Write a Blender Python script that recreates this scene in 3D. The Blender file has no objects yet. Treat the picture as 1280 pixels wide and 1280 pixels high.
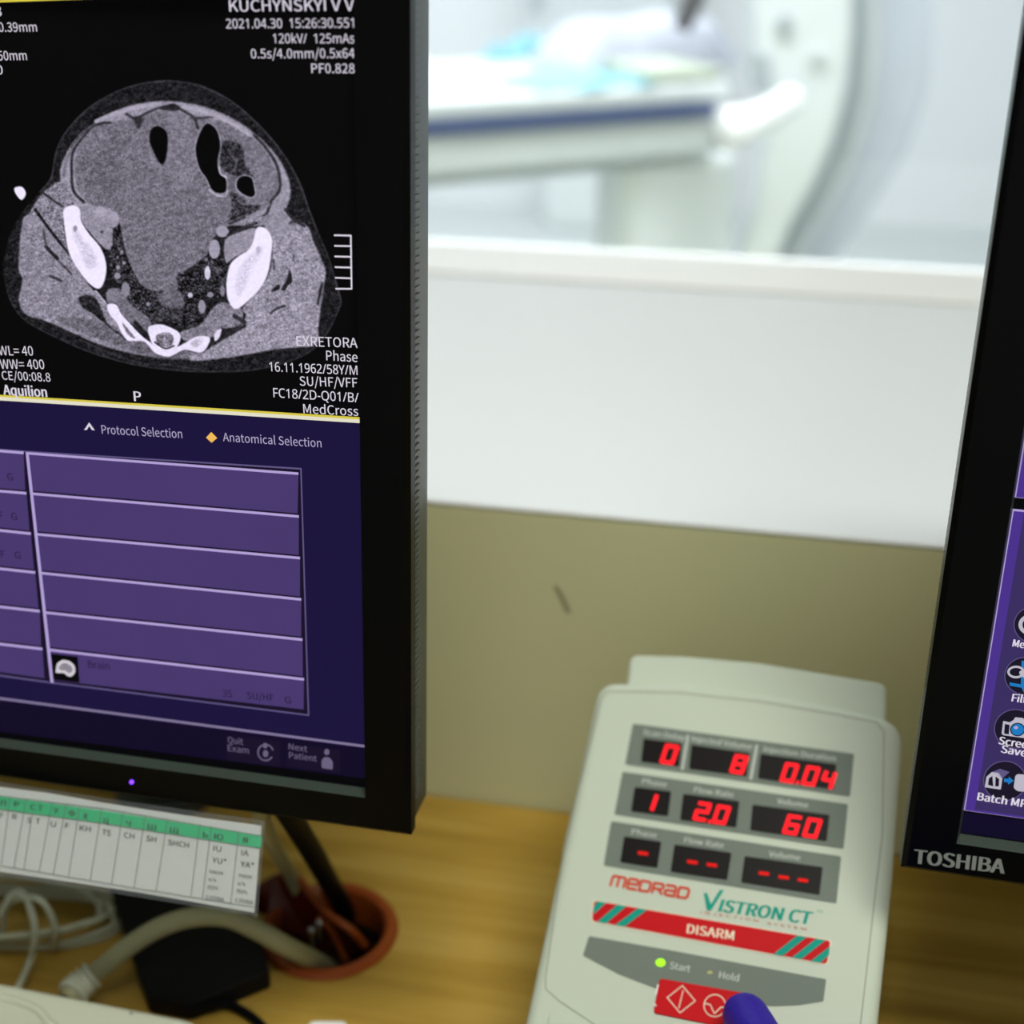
import bpy, bmesh, math, random
import numpy as np
from mathutils import Vector, Matrix

# ------------------------------------------------------------------ camera
SC = bpy.context.scene
COL = SC.collection
FPX = 1700.0
CAM_P = Vector((0, 0, 1.29))
CAM_R = Matrix.Rotation(math.radians(65), 3, 'X') @ Matrix.Rotation(math.radians(0.4), 3, 'Z')
cd = bpy.data.cameras.new('camera')
cd.sensor_width = 36; cd.lens = FPX / 1280 * 36
cd.clip_start = 0.02
cd.dof.use_dof = True; cd.dof.focus_distance = 0.545; cd.dof.aperture_fstop = 4.7
cam = bpy.data.objects.new('camera', cd); COL.objects.link(cam)
cam.matrix_world = Matrix.Translation(CAM_P) @ CAM_R.to_4x4()
SC.camera = cam
SC.view_settings.view_transform = 'Standard'
SC.view_settings.look = 'None'
SC.view_settings.gamma = 1
SC.view_settings.exposure = 0.0
SC.view_settings.use_curve_mapping = False

# ------------------------------------------------------------------ world
wd = bpy.data.worlds.new('world'); SC.world = wd
wd.use_nodes = True
wd.node_tree.nodes['Background'].inputs[0].default_value = (0.75, 0.8, 0.8, 1)
wd.node_tree.nodes['Background'].inputs[1].default_value = 0.12

PI = math.pi
Z_DESK = 0.75
random.seed(4)

def ray(px, py):
    return (CAM_R @ Vector(((px - 640) / FPX, -(py - 640) / FPX, -1.0)))
def onz(px, py, z):
    d = ray(px, py); t = (z - CAM_P.z) / d.z
    return CAM_P + d * t

class Frame:
    """a plane in the room: u to the right, v up along it, n towards the viewer"""
    def __init__(s, o, yaw, tilt=0.0):
        a, t = math.radians(yaw), math.radians(tilt)
        s.o = Vector(o)
        s.u = Vector((math.cos(a), -math.sin(a), 0))
        n0 = Vector((-math.sin(a), -math.cos(a), 0)); z = Vector((0, 0, 1))
        s.n = n0 * math.cos(t) + z * math.sin(t)
        s.v = z * math.cos(t) - n0 * math.sin(t)
    def hit(s, px, py, h=0.0):
        d = ray(px, py)
        t = ((s.o + s.n * h) - CAM_P).dot(s.n) / d.dot(s.n)
        p = CAM_P + d * t - s.o
        return (p.dot(s.u), p.dot(s.v))
    def w(s, u, v, h=0.0):
        return s.o + s.u * u + s.v * v + s.n * h
    def pt(s, px, py, h=0.0, lift=0.0):
        u, v = s.hit(px, py, h)
        return s.w(u, v, h + lift)

A_WALL = 11.1
P0 = onz(620, 1002, Z_DESK)
WALL = Frame(P0, A_WALL)                       # v = 0 at desk height
z_near = WALL.hit(860, 653)[1]                 # sill height above the desk
Z_SILL = Z_DESK + z_near
def wall_n(p): return (p - WALL.o).dot(WALL.n)
N_FAR = wall_n(onz(880, 362, Z_SILL))          # (negative) where the window rail stands

def lamp(name, loc, rot, sx, sy, power, color):
    l = bpy.data.lights.new(name, 'AREA'); l.shape = 'RECTANGLE'; l.size = sx; l.size_y = sy
    l.energy = power; l.color = color
    o = bpy.data.objects.new(name, l); COL.objects.link(o); o.location = loc
    o.rotation_euler = rot
    return o
def wn(u, n, z): 
    p = WALL.o + WALL.u * u + WALL.n * n; p.z = z; return p
ROT = (0, 0, math.radians(-A_WALL))
lamp('treatment_room_light', wn(0.0, N_FAR - 0.7, 2.72), ROT, 2.4, 0.6, 50, (1.0, 0.995, 0.99))
lamp('treatment_room_light', wn(-1.1, N_FAR - 2.6, 2.72), ROT, 2.6, 0.9, 31, (1.0, 0.995, 0.99))
lamp('control_room_light', wn(0.42, 0.86, 2.62), ROT, 0.9, 0.5, 20.5, (1.0, 0.98, 0.82))

# ------------------------------------------------------------------ materials
def lin(c):
    c = c / 255.0
    return c / 12.92 if c <= 0.04045 else ((c + 0.055) / 1.055) ** 2.4
def rgb(r, g, b): return (lin(r), lin(g), lin(b), 1.0)

MATS = {}
def mat(name, col, rough=0.5, metal=0.0, spec=0.5, noise=0.0, nscale=20.0, bump=0.0, bscale=300.0, coat=0.0, sss=0.0):
    if name in MATS: return MATS[name]
    m = bpy.data.materials.new(name); m.use_nodes = True
    nt = m.node_tree; b = nt.nodes['Principled BSDF']
    b.inputs['Base Color'].default_value = col
    b.inputs['Roughness'].default_value = rough
    b.inputs['Metallic'].default_value = metal
    b.inputs['Specular IOR Level'].default_value = spec
    b.inputs['Coat Weight'].default_value = coat
    tc = nt.nodes.new('ShaderNodeTexCoord')
    n = nt.nodes.new('ShaderNodeTexNoise'); n.inputs['Scale'].default_value = nscale
    n.inputs['Detail'].default_value = 5
    nt.links.new(tc.outputs['Object'], n.inputs['Vector'])
    mx = nt.nodes.new('ShaderNodeMix'); mx.data_type = 'RGBA'
    k = noise
    mx.inputs[6].default_value = tuple(c * (1 - k) for c in col[:3]) + (1,)
    mx.inputs[7].default_value = tuple(min(1, c * (1 + k)) for c in col[:3]) + (1,)
    nt.links.new(n.outputs['Fac'], mx.inputs[0])
    nt.links.new(mx.outputs[2], b.inputs['Base Color'])
    if bump:
        n2 = nt.nodes.new('ShaderNodeTexNoise'); n2.inputs['Scale'].default_value = bscale
        nt.links.new(tc.outputs['Object'], n2.inputs['Vector'])
        bp = nt.nodes.new('ShaderNodeBump'); bp.inputs['Strength'].default_value = bump
        bp.inputs['Distance'].default_value = 0.001
        nt.links.new(n2.outputs['Fac'], bp.inputs['Height'])
        nt.links.new(bp.outputs['Normal'], b.inputs['Normal'])
    MATS[name] = m
    return m
def emis(name, col, strength=1.0, noise=0.0, nscale=1500.0):
    if name in MATS: return MATS[name]
    m = bpy.data.materials.new(name); m.use_nodes = True
    nt = m.node_tree; b = nt.nodes['Principled BSDF']
    b.inputs['Base Color'].default_value = (0.002, 0.002, 0.002, 1)
    b.inputs['Roughness'].default_value = 0.5
    b.inputs['Specular IOR Level'].default_value = 0.03
    b.inputs['Emission Color'].default_value = col
    b.inputs['Emission Strength'].default_value = strength
    if noise:
        tc = nt.nodes.new('ShaderNodeTexCoord'); n = nt.nodes.new('ShaderNodeTexNoise')
        n.inputs['Scale'].default_value = nscale
        nt.links.new(tc.outputs['Object'], n.inputs['Vector'])
        mx = nt.nodes.new('ShaderNodeMix'); mx.data_type = 'RGBA'
        mx.inputs[6].default_value = tuple(c * (1 - noise) for c in col[:3]) + (1,)
        mx.inputs[7].default_value = tuple(c * (1 + noise) for c in col[:3]) + (1,)
        nt.links.new(n.outputs['Fac'], mx.inputs[0])
        nt.links.new(mx.outputs[2], b.inputs['Emission Color'])
    MATS[name] = m
    return m

M_BEZEL = mat('black_plastic', rgb(5, 6, 6), 0.30, spec=0.10, noise=0.2, nscale=8)
M_CASE = mat('black_case_plastic', rgb(52, 56, 54), 0.32, spec=0.6, noise=0.1, bump=0.05)
M_VENT = mat('grey_vent_ribs', rgb(88, 90, 87), 0.4, spec=0.5)
M_BEIGE = mat('beige_wall_paint', rgb(210, 210, 168), 0.75, spec=0.2, noise=0.05, nscale=3, bump=0.05)
M_SILL = mat('white_sill_laminate', rgb(232, 236, 240), 0.42, spec=0.4, noise=0.02, nscale=4)
M_FRAMEW = mat('white_window_frame', rgb(248, 249, 249), 0.4)
M_CONSOLE = mat('console_plastic', rgb(202, 211, 196), 0.5, spec=0.25, noise=0.02, nscale=6, bump=0.03)
M_GREYP = mat('console_grey_print', rgb(118, 128, 120), 0.55, spec=0.15, noise=0.02)
M_KEYB = mat('offwhite_plastic', rgb(205, 209, 190), 0.4, noise=0.02, bump=0.03)
M_CREAM = mat('cable_beige', rgb(158, 156, 122), 0.5, spec=0.2, noise=0.04)
M_THINC = mat('cable_light_grey', rgb(188, 192, 170), 0.45, noise=0.05)
M_BLKC = mat('cable_black', rgb(8, 9, 12), 0.5, spec=0.06)
M_BRICK = mat('adapter_black', rgb(9, 10, 13), 0.6, spec=0.2, noise=0.1, bump=0.1)
M_BROWN = mat('brown_grommet_plastic', rgb(150, 70, 24), 0.4, spec=0.3, noise=0.06, nscale=30)
M_PAPER = mat('white_paper', rgb(240, 245, 248), 0.6, noise=0.01)
M_GREENB = mat('green_print', rgb(50, 218, 150), 0.6, spec=0.2, noise=0.03)
M_INK = mat('black_ink', rgb(30, 40, 40), 0.6)
M_INKG = mat('grey_ink_rule', rgb(110, 120, 118), 0.6)
M_RED = mat('red_print', rgb(205, 10, 22), 0.5, spec=0.1, noise=0.02)
M_TEAL = mat('teal_print', rgb(8, 158, 140), 0.5, spec=0.1)
M_ORANGE = mat('orange_red_print', rgb(215, 58, 26), 0.5, spec=0.1)
M_CREAMI = mat('cream_print', rgb(240, 225, 200), 0.5)
M_LTXT = mat('pale_grey_print', rgb(200, 206, 200), 0.5)
M_DISP = mat('display_window', rgb(14, 7, 8), 0.4, spec=0.08)
M_GLOVE = mat('violet_nitrile', rgb(34, 8, 160), 0.45, spec=0.2, noise=0.06, nscale=60, bump=0.3, bscale=500)
M_SLEEVE = mat('white_coat_cotton', rgb(225, 228, 230), 0.85, noise=0.03, bump=0.4, bscale=900)
M_GROOVE = mat('groove_shadow_line', rgb(140, 146, 126), 0.6)
M_SCREW = mat('screw_metal', rgb(180, 182, 186), 0.25, metal=1.0)

def wood():
    m = bpy.data.materials.new('light_oak_laminate'); m.use_nodes = True
    nt = m.node_tree; b = nt.nodes['Principled BSDF']
    b.inputs['Roughness'].default_value = 0.42
    b.inputs['Specular IOR Level'].default_value = 0.3
    tc = nt.nodes.new('ShaderNodeTexCoord'); mp = nt.nodes.new('ShaderNodeMapping')
    mp.inputs['Rotation'].default_value = (0, 0, math.radians(A_WALL - 2))
    mp.inputs['Scale'].default_value = (3.0, 42, 1)
    nt.links.new(tc.outputs['Object'], mp.inputs['Vector'])
    n = nt.nodes.new('ShaderNodeTexNoise'); n.inputs['Scale'].default_value = 1.3; n.inputs['Detail'].default_value = 7
    n.inputs['Distortion'].default_value = 0.6
    nt.links.new(mp.outputs[0], n.inputs['Vector'])
    cr = nt.nodes.new('ShaderNodeValToRGB')
    e = cr.color_ramp.elements
    e[0].position = 0.30; e[0].color = rgb(156, 122, 46)
    e[1].position = 0.72; e[1].color = rgb(196, 163, 84)
    x = e.new(0.5); x.color = rgb(178, 144, 62)
    nt.links.new(n.outputs['Fac'], cr.inputs[0])
    nt.links.new(cr.outputs[0], b.inputs['Base Color'])
    return m
M_WOOD = wood()

def glass():
    m = bpy.data.materials.new('window_glass'); m.use_nodes = True
    nt = m.node_tree; nt.nodes.clear()
    o = nt.nodes.new('ShaderNodeOutputMaterial'); mx = nt.nodes.new('ShaderNodeMixShader')
    t = nt.nodes.new('ShaderNodeBsdfTransparent'); t.inputs[0].default_value = (0.96, 0.975, 0.98, 1)
    g = nt.nodes.new('ShaderNodeBsdfGlossy'); g.inputs['Roughness'].default_value = 0.02
    fr = nt.nodes.new('ShaderNodeFresnel'); fr.inputs[0].default_value = 1.45
    nt.links.new(fr.outputs[0], mx.inputs[0]); nt.links.new(t.outputs[0], mx.inputs[1])
    nt.links.new(g.outputs[0], mx.inputs[2]); nt.links.new(mx.outputs[0], o.inputs[0])
    return m
M_GLASS = glass()

def clearfilm():
    m = bpy.data.materials.new('clear_plastic_sleeve'); m.use_nodes = True
    nt = m.node_tree; nt.nodes.clear()
    o = nt.nodes.new('ShaderNodeOutputMaterial'); mx = nt.nodes.new('ShaderNodeMixShader'); mx.inputs[0].default_value = 0.13
    t = nt.nodes.new('ShaderNodeBsdfTransparent')
    g = nt.nodes.new('ShaderNodeBsdfGlossy'); g.inputs['Roughness'].default_value = 0.15
    nt.links.new(t.outputs[0], mx.inputs[1]); nt.links.new(g.outputs[0], mx.inputs[2]); nt.links.new(mx.outputs[0], o.inputs[0])
    return m
M_FILM = clearfilm()

# ------------------------------------------------------------------ object helpers
WM = {}     # root matrices
def thing(name, label, cat, loc, rotz=0.0, group=None):
    o = bpy.data.objects.new(name, None); COL.objects.link(o)
    o.location = loc; o.rotation_euler = (0, 0, rotz)
    o.empty_display_size = 0.03
    o['label'] = label; o['category'] = cat
    if group: o['group'] = group
    WM[o.name] = Matrix.Translation(Vector(loc)) @ Matrix.Rotation(rotz, 4, 'Z')
    return o
def tag(o, label, cat, group=None, kind=None):
    if kind: o['kind'] = kind
    if label: o['label'] = label
    if cat: o['category'] = cat
    if group: o['group'] = group
    return o
def obj(name, verts, faces, m, parent=None, smooth=False, bevel=0.0, seg=3, base=None, ang=40):
    """world-space verts -> one mesh object (child of parent, or top-level with its origin at base)"""
    if parent is not None: W = WM[parent.name]
    elif base is not None: W = Matrix.Translation(Vector(base))
    else: W = Matrix.Identity(4)
    Wi = W.inverted()
    me = bpy.data.meshes.new(name)
    me.from_pydata([tuple(Wi @ Vector(v)) for v in verts], [], faces)
    me.materials.append(m)
    if smooth:
        me.polygons.foreach_set('use_smooth', [True] * len(me.polygons))
        me.set_sharp_from_angle(angle=math.radians(ang))
    me.update()
    o = bpy.data.objects.new(name, me); COL.objects.link(o)
    if parent is not None: o.parent = parent
    else: o.location = W.translation
    WM[o.name] = W
    if bevel:
        b = o.modifiers.new('bevel', 'BEVEL'); b.width = bevel; b.segments = seg
        b.limit_method = 'ANGLE'; b.angle_limit = math.radians(35); b.harden_normals = False
        me.polygons.foreach_set('use_smooth', [True] * len(me.polygons))
        w = o.modifiers.new('wn', 'WEIGHTED_NORMAL')
    return o

class MB:
    def __init__(s): s.v = []; s.f = []
    def add(s, vs, fs):
        k = len(s.v); s.v += [Vector(x) for x in vs]; s.f += [tuple(i + k for i in f) for f in fs]; return s
    def prism(s, bottom, top):
        """two world-space loops with the same count"""
        n = len(bottom)
        return s.add(list(bottom) + list(top),
            [tuple(range(n - 1, -1, -1)), tuple(range(n, 2 * n))] + [(i, (i + 1) % n, n + (i + 1) % n, n + i) for i in range(n)])
    def face(s, loop): return s.add(loop, [tuple(range(len(loop)))])
    def tube(s, pts, r, seg=10, cap=True):
        pts = [Vector(p) for p in pts]; n = len(pts); rs = r if isinstance(r, (list, tuple)) else [r] * n
        vs, fs = [], []; up = None
        for i, p in enumerate(pts):
            t = (pts[min(i + 1, n - 1)] - pts[max(i - 1, 0)]).normalized()
            if up is None:
                up = Vector((0, 0, 1)) if abs(t.z) < 0.9 else Vector((1, 0, 0))
            a = (up - t * up.dot(t)).normalized(); up = a; b = t.cross(a)
            for k in range(seg):
                w = 2 * PI * k / seg
                vs.append(p + (a * math.cos(w) + b * math.sin(w)) * rs[i])
        for i in range(n - 1):
            for k in range(seg):
                fs.append((i * seg + k, i * seg + (k + 1) % seg, (i + 1) * seg + (k + 1) % seg, (i + 1) * seg + k))
        if cap:
            fs.append(tuple(range(seg - 1, -1, -1))); fs.append(tuple((n - 1) * seg + k for k in range(seg)))
        return s.add(vs, fs)
    def box(s, fr, u0, u1, v0, v1, h0, h1):
        c = [(u0, v0), (u1, v0), (u1, v1), (u0, v1)]
        return s.prism([fr.w(a, b, h0) for a, b in c], [fr.w(a, b, h1) for a, b in c])
    def build(s, name, m, parent=None, **k): return obj(name, s.v, s.f, m, parent, **k)

def smooth_path(pts, n=8):
    """Catmull-Rom through the points"""
    P = [Vector(p) for p in pts]; P = [P[0] * 2 - P[1]] + P + [P[-1] * 2 - P[-2]]
    out = []
    for i in range(1, len(P) - 2):
        for k in range(n):
            t = k / n; a, b, c, d = P[i - 1], P[i], P[i + 1], P[i + 2]
            out.append(0.5 * ((2 * b) + (c - a) * t + (2 * a - 5 * b + 4 * c - d) * t * t + (3 * b - a - 3 * c + d) * t ** 3))
    out.append(P[-2]); return out

def rounded(pts, r, n=5):
    """round the corners of a 2D polygon"""
    out = []; N = len(pts)
    for i in range(N):
        p0, p, p1 = Vector(pts[i - 1]), Vector(pts[i]), Vector(pts[(i + 1) % N])
        rr = r[i] if isinstance(r, (list, tuple)) else r
        if rr <= 0: out.append(tuple(p)); continue
        a = p + (p0 - p).normalized() * min(rr, (p0 - p).length / 2); b = p + (p1 - p).normalized() * min(rr, (p1 - p).length / 2)
        for k in range(n + 1):
            t = k / n
            out.append(tuple(a * (1 - t) ** 2 + p * 2 * t * (1 - t) + b * t * t))
    return out

def patch(fr, px, h, m, parent, name, lift=0.0, rnd=0):
    """flat print / screen area given by measured corners, lying on the plane fr at height h"""
    if rnd: px = rounded(px, rnd)
    return MB().face([fr.pt(x, y, h) for x, y in px]).build(name, m, parent)
def slab(fr, px, h0, h1, m, parent, name, rnd=0, bevel=0.0, seg=3):
    if rnd: px = rounded(px, rnd)
    uv = [fr.hit(x, y, h1) for x, y in px]
    return MB().prism([fr.w(a, b, h0) for a, b in uv], [fr.w(a, b, h1) for a, b in uv]).build(name, m, parent, bevel=bevel, seg=seg)

# text -> mesh lying on a plane
_tc = {}
import os
def face_font(fn):
    try:
        return bpy.data.fonts.load(os.path.join(bpy.utils.resource_path('LOCAL'), 'datafiles', 'fonts', fn))
    except Exception:
        return None
FONT_A = face_font('Noto Sans CJK Regular.woff2')       # Blender's own bundled faces; its default face otherwise
FONT_B = face_font('NotoSansHebrew-Regular.woff2')
def pick(s): return FONT_B if (s == 'H1' or ('1' in s and 'I' not in s and all(ord(c) < 128 for c in s))) else FONT_A
def glyphs(s):
    if s not in _tc:
        c = bpy.data.curves.new('t', 'FONT'); c.body = s; c.size = 1; c.resolution_u = 3; c.fill_mode = 'FRONT'
        f = pick(s)
        if f: c.font = f
        o = bpy.data.objects.new('t', c)
        COL.objects.link(o); bpy.context.view_layer.update()
        me = bpy.data.meshes.new_from_object(o.evaluated_get(bpy.context.evaluated_depsgraph_get()))
        vs = [tuple(v.co) for v in me.vertices]; fs = [tuple(p.vertices) for p in me.polygons]
        bpy.data.objects.remove(o); bpy.data.meshes.remove(me); bpy.data.curves.remove(c)
        _tc[s] = (vs, fs)
    return _tc[s]
CAP_A = max(v[1] for v in glyphs('H')[0]); CAP_B = max(v[1] for v in glyphs('H1')[0])
def text(fr, items, h, m, parent, name='lettering', bold=0.0, shear=0.0):
    for i_ in items: text_one(fr, [i_], h, m, parent, name, bold, shear)
def text_one(fr, items, h, m, parent, name, bold, shear):
    """items: (string, (x0,y0) baseline start, (x1,y1) baseline end, cap height) in measured units, fitted onto the plane"""
    mb = MB()
    for s, p0, p1, cap in items:
        vs, fs = glyphs(s); caph = CAP_B if pick(s) is FONT_B and FONT_B else CAP_A
        if not vs: continue
        a = Vector(fr.hit(p0[0], p0[1], h)); b = Vector(fr.hit(p1[0], p1[1], h)); c = Vector(fr.hit(p0[0], p0[1] - cap, h))
        ch = (c - a).length; d = b - a
        x0 = min(v[0] for v in vs); x1 = max(v[0] for v in vs)
        up = Vector((-d.y, d.x)).normalized() * ch
        for k, off in enumerate((0,) if not bold else (-bold, 0, bold)):
            out = []
            for x, y, _ in vs:
                t = (x - x0) / (x1 - x0); yy = y / caph
                q = a + d * t + up * yy + d.normalized() * ((shear * yy + off * 1.3) * ch)
                out.append(fr.w(q.x, q.y, h + k * 0.00002))
            mb.add(out, fs)
    return mb.build(name, m, parent)

def strokes(fr, lines, wpx, h, m, parent, name):
    """thin flat lines (measured units) on the plane"""
    mb = MB()
    for ln in lines:
        P = [Vector(fr.hit(x, y, h)) for x, y in ln]
        wv = (Vector(fr.hit(ln[0][0] + wpx, ln[0][1], h)) - P[0]).length / 2
        for i in range(len(P) - 1):
            d = (P[i + 1] - P[i]);
            if d.length < 1e-9: continue
            d.normalize(); q = Vector((-d.y, d.x)) * wv; e = d * wv * 0.6
            c = [P[i] - e - q, P[i + 1] + e - q, P[i + 1] + e + q, P[i] - e + q]
            hh = h + 0.00001 * (i % 3)
            mb.face([fr.w(k.x, k.y, hh) for k in c])
    return mb.build(name, m, parent)

def ellipse(cx, cy, rx, ry, n=28, rot=0.0):
    return [(cx + rx * math.cos(2 * PI * k / n) * math.cos(rot) - ry * math.sin(2 * PI * k / n) * math.sin(rot),
             cy + rx * math.cos(2 * PI * k / n) * math.sin(rot) + ry * math.sin(2 * PI * k / n) * math.cos(rot)) for k in range(n)]
# ------------------------------------------------------------------ the two rooms
def room_box(name, m, u0, u1, n0, n1, z0, z1, bevel=0):
    c = [(u0, n0), (u1, n0), (u1, n1), (u0, n1)]
    o = MB().prism([wn(a, b, z0) for a, b in c], [wn(a, b, z1) for a, b in c]).build(name, m, bevel=bevel)
    o['kind'] = 'structure'
    return o
M_FLOOR = mat('grey_vinyl_floor', rgb(206, 212, 212), 0.5, noise=0.05, nscale=2)
M_WHITEW = mat('white_wall_paint', rgb(212, 217, 222), 0.8, spec=0.2, noise=0.02, nscale=2)
M_CEIL = mat('ceiling_paint', rgb(225, 226, 220), 0.9)
U0, U1 = -3.0, 2.6
WL, WR = -1.6, 1.5
N_BACK = N_FAR - 4.6
room_box('wall_window', M_BEIGE, U0, U1, N_FAR - 0.10, 0.0, 0.0, Z_SILL - 0.0036)
room_box('wall_window_left', M_WHITEW, U0, WL, N_FAR - 0.10, 0.0, Z_SILL - 0.004, 2.8)
room_box('wall_window_right', M_WHITEW, WR, U1, N_FAR - 0.10, 0.0, Z_SILL - 0.004, 2.8)
room_box('wall_window_top', M_WHITEW, WL, WR, N_FAR - 0.10, 0.0, 2.15, 2.8)
sill = room_box('trim_1', M_SILL, WL, WR, N_FAR + 0.0, 0.0004, Z_SILL - 0.0035, Z_SILL, bevel=0.0028)
room_box('floor', M_FLOOR, U0, U1, N_BACK, 2.4, -0.1, 0.0)
room_box('ceiling', M_CEIL, U0, U1, N_BACK, 2.4, 2.8, 2.9)
room_box('wall_far', mat('far_wall_paint', rgb(234, 236, 238), 0.8, spec=0.2), U0, U1, N_BACK - 0.1, N_BACK, 0.0, 2.8)
room_box('wall_left', M_WHITEW, U0 - 0.1, U0, N_BACK, 2.4, 0.0, 2.8)
room_box('wall_right', M_WHITEW, U1, U1 + 0.1, N_BACK, 2.4, 0.0, 2.8)
room_box('wall_rear', M_WHITEW, U0, U1, 2.4, 2.5, 0.0, 2.8)

# window: frame profile and pane
rh = WALL.hit(880, 326, N_FAR - 0.075)[1] + Z_DESK - Z_SILL
print('RH', rh)
wf = bpy.data.objects.new('window_1', None); COL.objects.link(wf); wf['kind'] = 'structure'
WM[wf.name] = Matrix.Translation(wn(0, N_FAR, Z_SILL)); wf.location = wn(0, N_FAR, Z_SILL)
def wbox(mb, u0, u1, n0, n1, z0, z1):
    c = [(u0, n0), (u1, n0), (u1, n1), (u0, n1)]
    mb.prism([wn(a, b, z0) for a, b in c], [wn(a, b, z1) for a, b in c]); return mb
g = MB()
prof = [(N_FAR - 0.10, 0), (N_FAR, 0), (N_FAR, rh * .2), (N_FAR - .004, rh * .42), (N_FAR - .012, rh * .5), (N_FAR - .070, rh * .95), (N_FAR - .075, rh), (N_FAR - 0.10, rh)]
g.prism([wn(WL, n_, Z_SILL + z_) for n_, z_ in prof], [wn(WR, n_, Z_SILL + z_) for n_, z_ in prof])
wbox(g, WL, WR, N_FAR - 0.10, N_FAR - 0.04, 2.11, 2.15)
wbox(g, WL, WL + 0.04, N_FAR - 0.10, N_FAR - 0.04, Z_SILL + rh, 2.11)
wbox(g, WR - 0.04, WR, N_FAR - 0.10, N_FAR - 0.04, Z_SILL + rh, 2.11)
g.build('window_frame', M_FRAMEW, wf, bevel=0.002)
wbox(MB(), WL + 0.04, WR - 0.04, N_FAR - 0.095, N_FAR - 0.090, Z_SILL + rh, 2.11).build('window_pane', M_GLASS, wf)

# ceiling lamps: a housing with a diffuser in each room
M_DIFF = mat('lamp_housing', rgb(235, 235, 232), 0.6)
M_TUBE = emis('lamp_diffuser', (0.93, 0.97, 1.0, 1), 6.0)
for (u, n, sx, sy, lab) in ((0.0, N_FAR - 0.7, 2.4, 0.6, 'white ceiling lamp panel over the scanner room, nearer the window'),
                            (-1.1, N_FAR - 2.6, 2.6, 0.9, 'white ceiling lamp panel over the scanner room, nearer its far wall'),
                            (0.42, 0.86, 0.9, 0.5, 'small white ceiling lamp panel over the control desk')):
    t = thing('ceiling_lamp', lab, 'lamp', wn(u, n, 2.8))
    wbox(MB(), u - sx / 2 - .03, u + sx / 2 + .03, n - sy / 2 - .03, n + sy / 2 + .03, 2.745, 2.799).build('lamp_housing', M_DIFF, t, bevel=0.005)
    wbox(MB(), u - sx / 2, u + sx / 2, n - sy / 2, n + sy / 2, 2.735, 2.744).build('lamp_diffuser', M_TUBE, t)

# smudge on the beige wall
sm = MB()
pts = [(694, 733), (700, 741), (704, 750), (711, 765)]
for i in range(3):
    a, b = WALL.pt(*pts[i], 0.0006), WALL.pt(*pts[i + 1], 0.0006)
    o_ = WALL.u * 0.0016
    sm.face([a - o_, b - o_, b + o_, a + o_])
tag(sm.build('wall_scuff', mat('wall_scuff_grey', rgb(150, 149, 118), 0.8), base=WALL.pt(702, 748)), 'small grey scuff mark on the beige wall below the window', 'scuff mark')

# ------------------------------------------------------------------ desk with a cable hole
GC = onz(411, 1163, Z_DESK)
GR = (onz(498, 1163, Z_DESK) - onz(324, 1163, Z_DESK)).length / 2
def desk():
    NV = 64; r = GR * 0.86
    u0, u1, n0, n1 = U0 + 0.01, 2.2, 0.002, 0.80
    gu, gn = (GC - WALL.o).dot(WALL.u), (GC - WALL.o).dot(WALL.n)
    inn, out = [], []
    for k in range(NV):
        a = 2 * PI * (k + 0.5) / NV; c, s = math.cos(a), math.sin(a)
        inn.append((gu + r * c, gn + r * s))
        t = min(((u1 - gu) / c if c > 0 else (u0 - gu) / c) if abs(c) > 1e-9 else 1e9,
                ((n1 - gn) / s if s > 0 else (n0 - gn) / s) if abs(s) > 1e-9 else 1e9)
        out.append([gu + t * c, gn + t * s])
    for cu in (u0, u1):
        for cn in (n0, n1):
            i = min(range(NV), key=lambda k: (math.atan2(out[k][1] - gn, out[k][0] - gu) - math.atan2(cn - gn, cu - gu)) ** 2)
            out[i] = [cu, cn]
    vs, fs = [], []
    for z in (Z_DESK, Z_DESK - 0.028):
        vs += [wn(a, b, z) for a, b in inn] + [wn(a, b, z) for a, b in out]
    for k in range(NV):
        j = (k + 1) % NV
        fs.append((k, NV + k, NV + j, j))
        fs.append((2 * NV + k, 2 * NV + j, 3 * NV + j, 3 * NV + k))
        fs.append((k, j, 2 * NV + j, 2 * NV + k))
        fs.append((NV + k, 3 * NV + k, 3 * NV + j, NV + j))
    t = thing('desk', 'light oak laminate desk along the beige wall', 'desk', wn(0, 0.4, 0), math.radians(-A_WALL))
    obj('desk_top', vs, fs, M_WOOD, t)
    for u in (U0 + 0.05, -0.9, 0.9, 2.15):
        wbox(MB(), u - 0.012, u + 0.012, 0.02, 0.75, 0.0, Z_DESK - 0.028).build('side_panel', M_WOOD, t)
desk()

# cable grommet
def lathe(center, prof, seg=64, axis=None):
    vs, fs = [], []
    for r, z in prof:
        for k in range(seg):
            a = 2 * PI * k / seg
            vs.append(Vector((center.x + r * math.cos(a), center.y + r * math.sin(a), z)))
    for i in range(len(prof) - 1):
        for k in range(seg):
            fs.append((i * seg + k, i * seg + (k + 1) % seg, (i + 1) * seg + (k + 1) % seg, (i + 1) * seg + k))
    return vs, fs
gt = thing('cable_grommet', 'round brown plastic cable grommet set into the desk hole', 'cable grommet', GC)
d = Z_DESK
v_, f_ = lathe(GC, [(GR * 0.80, d - 0.028), (GR * 0.79, d - 0.002), (GR * 0.81, d + 0.0022), (GR * 0.86, d + 0.0038), (GR * 0.95, d + 0.0032), (GR, d + 0.0004), (GR * 0.85, d - 0.001)])
obj('grommet_ring', v_, f_, M_BROWN, gt, smooth=True)
v_, f_ = lathe(GC, [(GR * 0.80, d - 0.010), (GR * 0.78, d - 0.07), (0.0005, d - 0.07)])
obj('added_dark_cup', v_, f_, mat('hole_shade_brown', rgb(38, 20, 14), 0.6), gt, smooth=True)  # closed cup added under the hole; its dark colour stands for shade inside
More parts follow.
